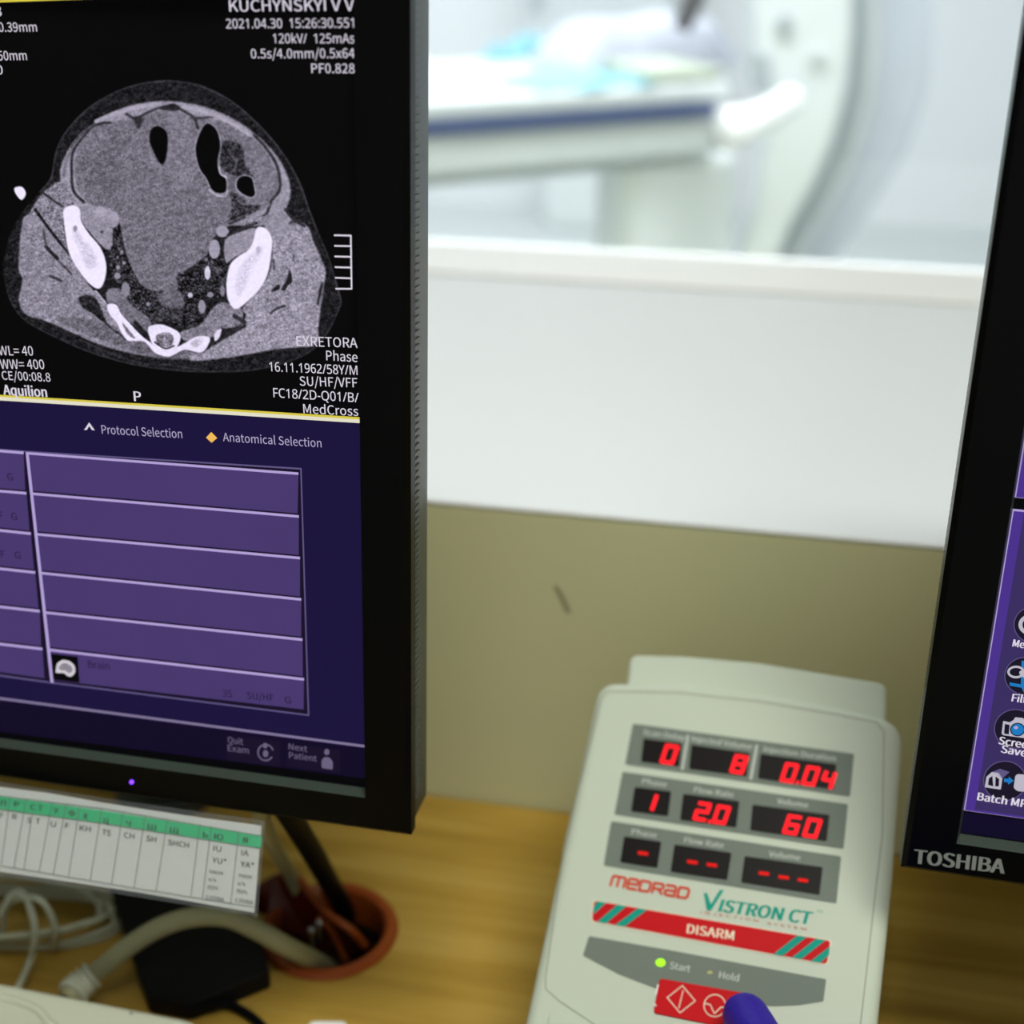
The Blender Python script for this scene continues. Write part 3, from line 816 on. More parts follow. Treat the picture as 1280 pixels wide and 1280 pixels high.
def st(items, m=E_TXT, bold=0.0, nm='screen_text', fr=ML, par=None): return text(fr, items, 0.0007, m, par or scr1, nm, bold)
st([('KUCHYNSKYI V V', (287, 14.5), (443, 13.5), 14.5)], bold=0.012, nm='heading_text')
st([('2021.04.30  15:26:30.551', (283, 35.5), (442.5, 34.5), 11.8), ('120kV/  125mAs', (341.5, 54), (443, 54), 11.8),
    ('0.5s/4.0mm/0.5x64', (314, 73), (443.5, 72.5), 11.8), ('PF0.828', (389.5, 91.3), (443.5, 91.5), 11.8),
    ('0.39mm', (-1, 39.8), (46.6, 39.5), 11.5), ('50mm', (-2, 75.5), (34, 75), 11.5), ('0', (-4, 93), (4, 93), 11.5), ('8', (-6, 20), (2.5, 20), 12)], bold=0.004)
st([('WL= 40', (-1, 444), (42, 444.5), 11.5), ('WW= 400', (1, 461), (56, 461.3), 11.5), ('CE/00:08.8', (3, 474.5), (63.5, 477), 10.5)], bold=0.004)
st([('Aquilion', (5, 493.5), (59, 496.5), 12.5), ('P', (168, 501.2), (176.5, 501.8), 12)], bold=0.03)
st([('EXRETORA', (371, 432.3), (447, 434.7), 12), ('Phase', (408, 450.3), (447, 452.6), 12), ('16.11.1962/58Y/M', (337, 464), (447, 468.8), 11.5),
    ('SU/HF/VFF', (375, 482), (447, 484.3), 11.5), ('FC18/2D-Q01/B/', (342, 496.5), (448.5, 503), 11.5), ('MedCross', (379.5, 516.5), (448, 520), 11.5)], bold=0.004)
st([('Protocol Selection', (127.5, 542), (228, 547.8), 10.5), ('Anatomical Selection', (279, 551.5), (402, 559.3), 10.5)], m=E_TXT2)
S([(105, 537.5), (111.5, 528), (118.5, 538), (115, 537.5), (111.5, 532.5), (108.5, 537.5)], 0.0005, E_TXT, 'selector_icon')
S([(257.5, 547), (264, 540), (271.5, 547.5), (264.5, 553.5)], 0.0005, E_AMB, 'selector_icon')
# violet list
L1 = [((33, 566), (373, 591.5)), ((38.5, 616.5), (373.5, 645)), ((42.5, 667), (375, 697)), ((49.5, 715.6), (376.5, 748.7)), ((55, 765), (378, 799)), ((59, 811.5), (380, 848.6)), ((63, 853), (381, 890))]
L0 = [((-125, 553), (29.5, 565.5)), ((-125, 603), (33, 616)), ((-125, 649), (38.5, 666.5)), ((-125, 697), (44, 715)), ((-125, 744), (49.6, 763.4)), ((-125, 790), (53, 810.6)), ((-125, 826), (57, 851))]
S([(-126, 550), (0, 561), (31, 563.5), (377, 585), (386.5, 895), (62, 854), (-126, 828)], 0.00012, E_RULED, 'list_border')
S([(-126, 552), (0, 562.5), (31, 565), (375.3, 587), (384.8, 893), (62, 852), (-126, 826)], 0.0002, E_DARKL, 'list_border')
for LL in (L0, L1):
    for i in range(6):
        (a, b), (c, d_) = LL[i]; (e, f), (g_, h_) = LL[i + 1]
        k = 3.2
        S([(a, b), (c, d_), (g_ - 1.5, h_ - k), (e, f - k)], 0.0003, E_ROW, 'list_row')
        S([(a, b - 1), (c, d_ - 1), (c, d_ + 2.2), (a, b + 2.0)], 0.0004, E_RULE, 'row_rule')
S([(32, 565), (35.6, 565.2), (67, 853.5), (63.2, 853)], 0.0005, E_RULE, 'column_rule')
S([(30, 565), (32, 565), (63.2, 853), (60, 852.5)], 0.0005, E_DARKL, 'column_rule')
S([(63.5, 817), (97, 821), (99.5, 853.5), (66, 849.5)], 0.0005, E_BLACK, 'thumbnail')
br = [(68 + 2, 836), (71, 829), (78, 824.5), (87, 826), (93.5, 832), (94.5, 840), (90, 846), (84, 845.5), (80, 841), (74, 841.5), (69, 841)]
S(br, 0.0006, emis('brain_rim', rgb(206, 200, 208), 1), 'thumbnail_picture', rnd=3)
S([(73, 836), (76, 830), (82, 828.5), (89, 832), (91, 839), (86, 842), (82, 838), (77, 838)], 0.0007, emis('brain_mid', rgb(140, 134, 146), 1, .3, 900), 'thumbnail_picture', rnd=2)
st([('Brain', (110.5, 834.5), (137, 837), 8.5), ('35', (278.5, 870.5), (290, 872), 8.5), ('SU/HF', (309, 873.5), (342.6, 876.5), 8.5), ('G', (356, 878.6), (364, 879.5), 8),
    ('G', (9.5, 600), (16.5, 600.7), 8.5), ('F', (-1, 648), (4, 648.5), 8.5), ('G', (14.5, 649.5), (21.5, 650), 8.5), ('F', (1.5, 696.5), (6, 697), 8.5), ('G', (19, 698), (26, 698.6), 8.5)], m=E_TXT3, bold=.01)
S([(-126, 857), (0, 871.5), (457.5, 931.5), (457.5, 934.6), (0, 874.5), (-126, 860)], 0.0004, E_TXT4, 'separator_rule')
S([(-126, 862), (0, 876), (457.5, 936), (458, 984), (-126, 908)], 0.0002, E_NAVYD, 'button_bar')
S([(-126, 898), (0, 914.5), (458, 973.5), (458.5, 986), (-126, 912)], 0.0003, E_BLACK, 'panel_edge')
S([(283, 919), (350, 927), (350, 958), (284, 950)], 0.0003, E_DARKL, 'screen_button'); S([(358, 929), (425, 938), (425, 967), (359, 958)], 0.0003, E_DARKL, 'screen_button')
st([('Quit', (285, 928.5), (304, 931), 7.5), ('Exam', (285, 938.5), (311, 942), 7.5), ('Next', (361, 936.5), (384, 940), 7.5), ('Patient', (361.6, 947.5), (396, 952), 7.5)], m=E_TXT5, bold=.01)
strokes(ML, [ellipse(332, 940.6, 9.5, 10, 20)[2:20]], 1.8, 0.0005, E_TXT5, scr1, 'button_icon')
S(ellipse(331.5, 932, 3, 3.5, 10), 0.0006, E_TXT5, 'button_icon'); S(ellipse(332, 942, 3.5, 4.5, 10), 0.0006, E_TXT5, 'button_icon')
S(ellipse(408.5, 940, 3.4, 4, 10), 0.0006, E_TXT5, 'button_icon'); S([(402, 960), (402, 950), (406, 946), (412, 947), (416, 952), (416, 962)], 0.0006, E_TXT5, 'button_icon', rnd=2)

# ------------------------------------------------------------------ what the right screen shows
def S2(px, h, m, name, rnd=0): return patch(MR, px, h, m, scr2, name, rnd=rnd)
s0 = MR.hit(1201, 1012); s1 = MR.hit(1199, 1046)
w2, u0 = wid, lb[0]
def Q(u0_, u1_, v0_, v1_, h, m, nm):
    return MB().face([MR.w(u0_, v0_, h), MR.w(u1_, v0_, h), MR.w(u1_, v1_, h), MR.w(u0_, v1_, h)]).build(nm, m, scr2)
vlow = s0[1]; vmid = MR.hit(1268, 636)[1]; vup = MR.hit(1273, 622)[1]; vtop = lb[1] + hgt
Q(u0, u0 + w2, lb[1], vtop, 0.0001, E_BLACK, 'screen_background')
Q(u0 + .0008, u0 + w2, lb[1] + .0006, vlow - .0008, 0.0002, E_NAVYD, 'status_bar')
for a, b in ((vlow, vmid), (vup, vtop - 0.002)):
    Q(u0 + .0006, u0 + .075, a, b, 0.0002, E_RULE, 'panel_rule')
    Q(u0 + .0014, u0 + .075, a + .0002, b - .0008, 0.0003, E_VIO, 'icon_panel')
    Q(u0 + .0052, u0 + .072, a + .0012, b - .0018, 0.0004, E_VIO2, 'icon_panel')
Q(u0 + .077, u0 + w2 - .002, lb[1] + .004, vtop - .002, 0.0003, E_BLACK, 'scan_area')
for cx, cy, r in ((1292, 781, 25), (1281, 845, 25.5), (1269, 911, 26.5), (1256, 976, 27)):
    S2(ellipse(cx, cy, r, r * .93, 32), 0.0005, E_RULED, 'icon_disc'); S2(ellipse(cx, cy, r - 1, r * .93 - 1, 32), 0.0006, E_LENS, 'icon_disc')
st([('Measure', (1265.5, 808), (1309, 815), 9), ('Filter', (1264.5, 876.5), (1295, 881), 9.5), ('Screen', (1248, 930), (1291, 937), 9.5),
    ('Save', (1251, 940.5), (1282, 946), 9.5), ('Batch MPR', (1221.5, 1000), (1292, 1011), 9.5)], bold=.035, fr=MR, par=scr2, nm='icon_text')
I2 = lambda px, m, k=0, rnd=0: S2(px, 0.0008 + k * .00015, m, 'icon_picture', rnd)
# ring icon
I2(ellipse(1288, 781, 15, 13, 20), E_ICON); I2(ellipse(1288, 781, 10, 9, 20), E_LENS, 1); I2(ellipse(1289, 781, 6, 6, 16), E_TXT, 2); I2(ellipse(1289, 781, 3, 3, 16), E_BLUE, 3)
# lungs icon
I2([(1277, 826), (1285, 826), (1286, 864), (1280, 866), (1276, 858)], E_BLUE)
I2(ellipse(1270, 840, 11, 8, 20), E_ICON, 1); I2(ellipse(1288, 842, 11, 8, 20), E_ICON, 1); I2(ellipse(1270, 840, 8, 5.2, 20), E_LENS, 2); I2(ellipse(1288, 842, 8, 5.2, 20), E_LENS, 2); I2(ellipse(1277, 841, 3, 3, 12), E_ICON, 3)
I2([(1262, 853), (1285, 857), (1285, 861), (1262, 857)], E_BLUE, 3)
# camera icon
I2([(1252, 917), (1254, 901), (1262, 903), (1267, 900), (1269, 896.5), (1279, 897.5), (1282, 903), (1292, 905), (1290, 924), (1254, 919)], E_ICON, 0, 1)
I2([(1256, 905), (1262, 906), (1261, 918), (1255, 917)], E_LENS, 1)
I2(ellipse(1272, 912, 9.5, 8.5, 22), E_LENS, 1); I2(ellipse(1272, 912, 8, 7.2, 22), E_BLUE, 2); I2(ellipse(1270, 909.5, 2.6, 2, 12), E_TXT2, 3)
# slice and drum icon
I2([(1231, 984), (1233, 971), (1240, 965), (1248, 966), (1253, 973), (1251, 987)], E_ICON, 0, 1)
I2([(1240, 965), (1250, 961), (1262, 965), (1253, 973)], E_RULED, 0)
I2([(1235, 981), (1236, 973), (1240.5, 970), (1241.5, 983)], E_LENS, 1); I2([(1244, 983), (1244.5, 970.5), (1249, 974), (1248.5, 983)], E_LENS, 1)
I2([(1255, 973), (1261, 973.5), (1261, 970.5), (1267, 976), (1260, 981), (1260, 978), (1255, 977.5)], E_BLUE, 1)
I2([(1269, 970), (1272, 967.5), (1284, 968.5), (1288, 972), (1286, 990), (1272, 989), (1267, 985)], E_ICON, 1, 2)

text(MR, [('TOSHIBA', (1142.5, 1079), (1254.5, 1092), 17.5)], 0.0057, mat('bezel_lettering_grey', rgb(150, 156, 152), 0.4), mon2, 'brand_lettering', 0.045)

# ------------------------------------------------------------------ paper strip hanging under the left monitor
PF = Frame(ML.pt(230, 1010, 0.010), 9, 20)
pt_ = thing('letter_chart', 'white paper strip with a green header row of letters, hanging below the left monitor', 'paper chart', PF.pt(150, 1110, 0))
SL = [(-90, 968), (0, 977), (133, 998), (332, 1026), (322, 1146), (170, 1121), (0, 1095), (-90, 1082)]
def sheet(fr, px, h, th, m, par, nm, curl=True):
    mb = MB(); mb.prism([fr.pt(x, y, h - th) for x, y in px], [fr.pt(x, y, h) for x, y in px]); return mb.build(nm, m, par)
sheet(PF, [(-90, 971), (0, 983.5), (60, 991), (133, 1004), (230, 1019), (327, 1032), (318, 1141), (240, 1127), (170, 1115), (85, 1102), (0, 1089.5), (-90, 1077)], 0.0, 0.0003, M_PAPER, pt_, 'paper')
PXR = lambda px, h, m, nm: patch(PF, px, h, m, pt_, nm)
PXR([(-90, 983), (0, 995.5), (130, 1013.5), (327.5, 1044.5), (326, 1060.5), (130, 1029.5), (0, 1012), (-90, 1000)], 0.0002, M_GREENB, 'header_band')
def Z8(x, y): return (x / 3.765, 980 + y / 3.765)
cols = [((48, 62), (6, 380)), ((122, 72), (65, 396)), ((150, 142), (112, 404)), ((245, 88), (184, 414)), ((310, 98), (250, 428)), ((374, 108), (322, 440)), ((478, 120), (424, 458)), ((578, 135), (524, 474)), ((683, 150), (630, 490)), ((788, 165), (734, 506)), ((940, 190), (898, 530)), ((994, 200), (952, 540)), ((1124, 222), (1086, 560))]
cl = [[Z8(*a), Z8(*b)] for a, b in cols]
cl += [[Z8(0, 56), Z8(500, 118), Z8(1232, 245)], [Z8(0, 120), Z8(500, 188), Z8(1225, 303)], [Z8(0, 385), Z8(640, 492), Z8(1195, 580)], [(-80, 985), Z8(0, 56)], [(-80, 1001), Z8(0, 120)]]
strokes(PF, cl, 0.8, 0.0004, M_INKG, pt_, 'ruled_lines')
hd = [('П', 4, 102), ('Р', 66, 106), ('С', 142, 120), ('Т', 178, 124), ('У', 252, 136), ('Ф', 322, 148), ('Х', 390, 162), ('Ц', 488, 185), ('Ч', 592, 196), ('Ш', 695, 212), ('Щ', 800, 226), ('Ь', 955, 250), ('Ю', 1008, 258), ('Я', 1142, 275)]
wd = {'Ш': 38, 'Щ': 40, 'Ю': 42, 'Ф': 30}
it = []
for ch, x, y in hd:
    w_ = wd.get(ch, 22); it.append((ch, Z8(x, y), Z8(x + w_, y + w_ * .155), 6.8))
text(PF, it, 0.0005, M_INK, pt_, 'header_letters', 0.03)
lo = [('P', -2, 160, 14), ('R', 58, 165, 20), ('S', 128, 182, 18), ('T', 168, 186, 20), ('U', 238, 200, 24), ('F', 306, 208, 18), ('KH', 374, 218, 52), ('TS', 480, 238, 40), ('CH', 583, 252, 48), ('SH', 688, 268, 46), ('SHCH', 790, 286, 98), ('IU', 1004, 314, 36), ('YU*', 998, 370, 66), ('после', 985, 418, 66), ('ь/ъ', 984, 455, 34), ('ПОЧ.', 978, 494, 52), ('СЛОВА', 968, 540, 86),
      ('IA', 1135, 334, 34), ('YA*', 1130, 388, 64), ('после', 1124, 436, 62), ('ь/ъ', 1120, 474, 34), ('ПОЧ.', 1114, 512, 52), ('СЛОВА', 1106, 554, 84)]
it = []
for s_, x, y, w_ in lo:
    it.append((s_, Z8(x, y), Z8(x + w_, y + w_ * .155), 6.8 if y < 400 else 4.6))
text(PF, it, 0.0005, M_INK, pt_, 'latin_letters', 0.005)
sheet(PF, SL, 0.0013, 0.0002, M_FILM, pt_, 'clear_sleeve')
# ------------------------------------------------------------------ injector console
CF = Frame(onz(940, 870, Z_DESK + 0.17), 17, 55)
con = thing('injector_console', 'off-white injector control console with three rows of red digits', 'control console', onz(880, 1235, Z_DESK), math.radians(-17))
fh = lambda x, y, h=0.0: Vector(CF.hit(x, y, h))
tl, tr, bl, brc = fh(748, 855), fh(1130, 905), fh(655, 1280), fh(1096, 1280)
# left and right edges run on beyond the frame
ext = lambda a, b, k: b + (b - a) * k
bl2, br2 = ext(tl, bl, 0.35), ext(tr, brc, 0.35)
top_e = [fh(748, 851), fh(850, 852), fh(950, 864), fh(1050, 882), fh(1130, 902)]
outl = top_e + [fh(1116, 1100), br2, bl2]
outl = rounded([tuple(p) for p in outl], [0.010, 0, 0, 0, 0.012, 0, 0.02, 0.02], 6)
MB().prism([CF.w(x, y, -0.026) for x, y in outl], [CF.w(x, y, 0) for x, y in outl]).build('console_shell', M_CONSOLE, con, bevel=0.0055, seg=4)
# wedge foot down to the desk
ctr = Vector((sum(p[0] for p in outl) / len(outl), sum(p[1] for p in outl) / len(outl)))
ins = [ctr + (Vector(p) - ctr) * 0.93 for p in (outl[0], outl[10], br2, bl2)]
topw = [CF.w(p.x, p.y, -0.024) for p in ins]
botw = [Vector((p.x, p.y, Z_DESK + 0.0004)) for p in topw]
for p in topw: p.z = max(p.z, Z_DESK + 0.004)
MB().prism(botw, topw).build('console_foot', M_CONSOLE, con, bevel=0.003)
# rear housing standing up behind the top edge
rp = [(782, 868), (787, 823), (794, 818), (860, 820), (950, 828), (1040, 843), (1100, 853), (1108, 858), (1107, 905)]
uv = [CF.hit(x, y, -0.012) for x, y in rp]
MB().prism([CF.w(a, b, -0.045) for a, b in uv], [CF.w(a, b, -0.012) for a, b in uv]).build('rear_housing', M_CONSOLE, con, bevel=0.004)
def C(px, m, nm, h=0.0003, rnd=0): return patch(CF, px, h, m, con, nm, rnd=rnd)
strokes(CF, [[(760, 864), (850, 866), (950, 877), (1040, 892), (1096, 903), (1105, 915), (1103, 1044), (1095, 1109), (1078, 1260), (1073, 1300)],
             [(760, 864), (752, 872), (706, 1050), (682, 1222), (682, 1236), (700, 1252), (745, 1282), (760, 1290)]], 1.1, 0.0002, M_GROOVE, con, 'overlay_seam')
z7 = lambda *p: [(640 + x / 2.4615, 800 + y / 2.4615) for x, y in p]
z8 = lambda *p: [(640 + x / 2.4615, 1040 + y / 2.4615) for x, y in p]
panels = [z7((372, 257), (1053, 350), (1040, 482), (348, 383)), z7((340, 405), (1034, 505)) + z8((1020, 52)) + z7((315, 537)), z7((305, 557)) + z8((1013, 75), (998, 220), (282, 103))]
for p in panels: C(p, M_GREYP, 'readout_panel', 0.0003, 2.5)
wins = [z7((405, 303), (523, 318), (514, 390), (397, 374)), z7((552, 322), (732, 348), (722, 420), (545, 396)), z7((765, 350), (998, 383), (990, 460), (757, 425)),
        z7((378, 452), (490, 466), (480, 542), (366, 527)), z7((527, 473), (700, 496), (690, 577), (517, 553)), z7((740, 506), (977, 538), (968, 619), (733, 585)),
        z8((345, 13), (460, 30), (447, 110), (333, 93)), z8((500, 38), (676, 64), (662, 148), (488, 122)), z8((716, 74), (956, 108), (946, 193), (705, 155))]
for p in wins: C(p, M_DISP, 'display_window', 0.0007, 2)
C(z7((538, 292), (545, 293), (527, 400), (520, 399)), M_LTXT, 'panel_divider', 0.0006); C(z7((750, 322), (757, 323), (738, 430), (731, 429)), M_LTXT, 'panel_divider', 0.0006)
E_DIG = emis('led_digit_red', (1.0, 0.012, 0.02, 1), 1.6)
E_DIM = emis('led_bar_red', (1.0, 0.012, 0.01, 1), 0.9)
SEG = {'0': 'abcdef', '1': 'bc', '2': 'abged', '4': 'fgbc', '6': 'afgedc', '8': 'abcdefg'}
def digit(ch, x, y, w, h, sk=0.34, sl=0.15):
    """outline measured: lower-left corner x,y; width, height; italic skew and line slope"""
    P = lambda a, b: (x + a * w + b * h * sk, y + a * w * sl - b * h)
    pts = {'a': (P(0, 1), P(1, 1)), 'b': (P(1, 1), P(1, .5)), 'c': (P(1, .5), P(1, 0)), 'd': (P(0, 0), P(1, 0)), 'e': (P(0, 0), P(0, .5)), 'f': (P(0, .5), P(0, 1)), 'g': (P(0, .5), P(1, .5))}
    return [list(pts[s]) for s in SEG[ch]]
digs = [('0', 827, 952, 13, 20), ('8', 914, 964, 13, 19), ('0', 977, 975, 13, 20), ('0', 1003.5, 979, 13, 20), ('1', 809, 1011, 6, 17), ('2', 868, 1023, 13, 19), ('0', 892, 1027, 13, 19), ('6', 980, 1040, 14, 20), ('0', 1005, 1044, 14, 20)]
for ch, x, y, w_, h_ in digs:
    strokes(CF, digit(ch, x, y, w_, h_), 4.6, 0.0010, E_DIG, con, 'led_digit')
strokes(CF, [[(1033, 965), (1029, 974), (1039, 976)], [(1044, 967), (1038, 985)]], 4.6, 0.0010, E_DIG, con, 'led_digit')
for x, y in ((997, 978), (887, 1027)): C(ellipse(x, y, 2.2, 2.2, 10), E_DIG, 'led_dot', 0.0010)
for x, y in z8((403, 65), (555, 92), (615, 101), (775, 127), (836, 139), (895, 148)):
    C([(x - 6.5, y - 2.6), (x + 6.5, y - 1), (x + 6.5, y + 3), (x - 6.5, y + 1.4)], E_DIM, 'led_bar', 0.0010, 1.2)
def ct(s, a, b, cap, z=z7): A, B = z(a, b); return (s, A, B, cap)
text(CF, [ct('Scan Delay', (403, 291), (530, 309), 6.8), ct('Injected Volume', (553, 311), (738, 337), 6.8), ct('Injection Duration', (775, 343), (995, 373), 6.8),
          ct('Phase', (400, 442), (475, 453), 6.8), ct('Flow Rate', (560, 468), (680, 485), 6.8), ct('Volume', (815, 503), (910, 517), 6.8), ct('Phase', (368, 597), (443, 609), 6.8),
          ct('Flow Rate', (530, 32), (650, 50), 6.8, z8), ct('Volume', (790, 75), (886, 88), 6.8, z8)], 0.0007, M_LTXT, con, 'panel_lettering', .02)
# maker's name, drawn as bent strokes
def word(glist, p0, p1, cap, wpx, m, nm, sk=0.28):
    tot = sum(g_[1] for g_ in glist); lines = []; x = 0
    for pl, adv in glist:
        for ln in pl:
            lines.append([(p0[0] + (p1[0] - p0[0]) * ((x + a) / tot) + b * cap * sk, p0[1] + (p1[1] - p0[1]) * ((x + a) / tot) - b * cap) for a, b in ln])
        x += adv
    return strokes(CF, lines, wpx, 0.0004, m, con, nm)
gm = ([[(0, 0), (0, .8), (.1, 1), (1.1, 1), (1.2, .8), (1.2, 0)], [(.6, 1), (.6, 0)]], 1.5)
ge = ([[(0, .5), (.85, .5), (.9, .8), (.8, 1), (.1, 1), (0, .8), (0, .2), (.1, 0), (.85, 0)]], 1.15)
gd = ([[(0, 0), (.75, 0), (.9, .2), (.9, .8), (.75, 1), (0, 1), (0, 0)]], 1.2)
gr = ([[(0, 0), (0, 1), (.75, 1), (.88, .85), (.88, .6), (.7, .45), (.1, .45)], [(.5, .45), (.9, 0)]], 1.15)
ga = ([[(0, 1), (.75, 1), (.9, .8), (.9, 0), (.15, 0), (0, .15), (0, .35), (.12, .5), (.9, .5)]], 1.2)
A_, B_ = z8((303, 164), (548, 206)); word([gm, ge, gd, gr, ga, gd], A_, B_, 12, 3.1, M_ORANGE, 'maker_lettering')
A_, B_ = z8((636, 244), (915, 284)); text(CF, [('ISTRON CT', A_, B_, 15.5)], 0.0004, M_TEAL, con, 'model_lettering', .05, 0.2)
v8 = z8((590, 188), (600, 187), (612, 222), (640, 178), (652, 178), (612, 242), (600, 240))
C(v8, M_TEAL, 'model_initial', 0.0004)
words = [('I N J E C T I O N', (580, 250), (757, 277), 3.0), ('S Y S T E M', (785, 284), (905, 303), 3.0)]
text(CF, [ct(*w_, z8) for w_ in words], 0.0004, M_ORANGE, con, 'subtitle_lettering')
text(CF, [ct('TM', (937, 245), (955, 248), 2.6, z8)], 0.0004, M_TEAL, con, 'subtitle_lettering')
bar = z8((250, 208), (984, 333), (972, 410), (242, 276))
C(bar, M_CREAMI, 'disarm_bar_edge', 0.0003, 5)
bar = z8((253, 211), (980, 335), (969, 406), (246, 273)); C(bar, M_RED, 'disarm_bar', 0.0005, 4.5)
for q in (((262, 213), (290, 217), (253, 252), (249, 238)), ((325, 223), (352, 228), (290, 281), (262, 276)), ((388, 234), (416, 239), (346, 291), (317, 286)),
          ((878, 318), (907, 323), (833, 381), (804, 376)), ((936, 328), (965, 333), (890, 391), (861, 386)), ((978, 352), (976, 378), (950, 402), (919, 397))):
    C(z8(*q), M_TEAL, 'bar_stripe', 0.0007)
text(CF, [ct('DISARM', (538, 311), (681, 333), 11.5, z8)], 0.0007, M_CREAMI, con, 'disarm_lettering', .035)
C(z8((237, 320), (500, 366), (967, 453), (958, 521), (880, 533), (800, 536), (700, 527), (580, 510), (440, 480), (330, 438), (218, 380)), M_GREYP, 'start_panel', 0.0003, 2)
C(ellipse(825.6, 1203.2, 6.2, 5.2, 20), emis('led_start_green', (0.42, 1.0, 0.03, 1), 1.3), 'start_light', 0.0007)
C(ellipse(887.5, 1215.5, 3.6, 2.0, 12), mat('dim_yellow_lens', rgb(170, 165, 80), .3), 'hold_light', 0.0007)
text(CF, [ct('Start', (485, 420), (547, 431), 8.5, z8), ct('Hold', (637, 449), (697, 460), 8.5, z8)], 0.0007, M_LTXT, con, 'start_lettering', .02)
slab(CF, [(824.5, 1222.5), (930, 1241), (921, 1287), (816.5, 1266)], 0.0002, 0.0012, M_RED, con, 'red_key', 5, 0.0004, 2)
strokes(CF, [[(853, 1232), (869, 1251), (850, 1266), (834, 1247), (853, 1232)], [(854, 1238), (848.5, 1260)], ellipse(893.5, 1257, 13.5, 13.8, 22) + ellipse(893.5, 1257, 13.5, 13.8, 22)[:1],
             [(881, 1254), (888, 1256), (893, 1267), (901, 1259), (907, 1259)]], 1.2, 0.0014, M_CREAMI, con, 'key_symbols')
strokes(CF, [[(822.5, 1231), (820, 1243)], [(817.5, 1255), (820, 1257)]], 1.8, 0.0014, M_FRAMEW, con, 'key_symbols')
slab(CF, [(686, 1267), (694, 1264), (706, 1268), (760, 1300), (760, 1330), (690, 1330), (684, 1290)], 0.0002, 0.0022, M_CONSOLE, con, 'soft_key', 6, 0.0015, 3)

# ------------------------------------------------------------------ gloved hand pressing the red key
def skin_obj(name, chains, m, parent=None, base=None, sub=2):
    """chains: lists of (point, radius); chains share a vertex where their points coincide"""
    bm = bmesh.new(); sk = bm.verts.layers.skin.verify(); seen = {}
    W = WM[parent.name] if parent is not None else Matrix.Translation(Vector(base)); Wi = W.inverted(); first = None
    for ch in chains:
        prev = None
        for p, r in ch:
            key = tuple(round(c, 5) for c in p)
            if key not in seen:
                v = bm.verts.new(Wi @ Vector(p)); v[sk].radius = (r, r) if not isinstance(r, tuple) else r; seen[key] = v
                if first is None: v[sk].use_root = True; first = v
            v = seen[key]
            if prev is not None and bm.edges.get((prev, v)) is None: bm.edges.new((prev, v))
            prev = v
    me = bpy.data.meshes.new(name); bm.to_mesh(me); bm.free(); me.materials.append(m)
    o = bpy.data.objects.new(name, me); COL.objects.link(o)
    if parent is not None: o.parent = parent
    else: o.location = W.translation
    WM[o.name] = W
    s = o.modifiers.new('skin', 'SKIN'); s.use_smooth_shade = True
    u = o.modifiers.new('subdivision', 'SUBSURF'); u.levels = sub; u.render_levels = sub
    return o
TIP = CF.pt(926, 1258, 0.0112)
yv = Vector((0.10, -0.98, 0.0)).normalized(); xv = Vector((0.98, 0.10, 0)); zv = Vector((0, 0, 1))
def H(x, b, z): return TIP + xv * x + yv * b + zv * z
wr = H(0.050, 0.205, -0.012)
M0 = [H(0.004, 0.092, 0.014), H(0.026, 0.096, 0.010), H(0.047, 0.104, 0.004), H(0.064, 0.114, -0.004)]
mid = H(0.036, 0.150, -0.006)
hand = [[(wr, 0.026), (mid, (0.034, 0.020))]]
for i, q in enumerate(M0):
    hand.append([(mid, (0.034, 0.020)), (q, (0.0125, 0.0125, 0.0118, 0.0105)[i])])
f1 = [(M0[0], .0125), (H(0.001, 0.062, 0.019), .0118), (H(0.0, 0.042, 0.014), .0114), (H(0, 0.022, 0.006), .0114), (H(0, 0.006, 0.001), .0112), (H(0, -0.001, -0.0005), .0085)]
f2 = [(M0[1], .0125), (H(0.028, 0.060, 0.008), .0110), (H(0.030, 0.046, -0.006), .0106), (H(0.031, 0.050, -0.024), .0100), (H(0.031, 0.062, -0.032), .0092), (H(0.031, 0.068, -0.032), .006)]
f3 = [(M0[2], .0118), (H(0.050, 0.070, 0.002), .0106), (H(0.052, 0.056, -0.012), .0102), (H(0.053, 0.062, -0.030), .0096), (H(0.052, 0.074, -0.036), .0090), (H(0.052, 0.080, -0.036), .006)]
f4 = [(M0[3], .0105), (H(0.068, 0.086, -0.006), .0094), (H(0.070, 0.074, -0.018), .0090), (H(0.070, 0.078, -0.032), .0084), (H(0.069, 0.088, -0.038), .0078), (H(0.069, 0.094, -0.038), .005)]
th = [(mid, (0.034, 0.020)), (H(0.010, 0.140, -0.018), .0150), (H(-0.008, 0.114, -0.026), .0128), (H(-0.012, 0.092, -0.030), .0118), (H(-0.010, 0.074, -0.034), .0104), (H(-0.008, 0.067, -0.035), .007)]
arm_end = H(0.12, 0.40, -0.02)
hd_ = thing('gloved_hand', 'hand in a violet glove, its fingertip pressing the red key of the console', 'hand', wr)
skin_obj('hand', hand + [f1, f2, f3, f4, th, [(wr, 0.026), (H(0.075, 0.26, -0.004), 0.031)]], M_GLOVE, hd_)
mb = MB()
cs = [H(0.060, 0.215, 0.0), H(0.062, 0.222, 0), H(0.085, 0.29, -0.006), H(0.12, 0.40, -0.02), H(0.15, 0.50, -0.04)]
mb.tube(smooth_path(cs, 5), [0.038 + 0.012 * min(1, i / 16) for i in range(len(smooth_path(cs, 5)))], 24)
mb.build('sleeve', M_SLEEVE, hd_, smooth=True)
# ------------------------------------------------------------------ things on the desk at the left
D = Z_DESK
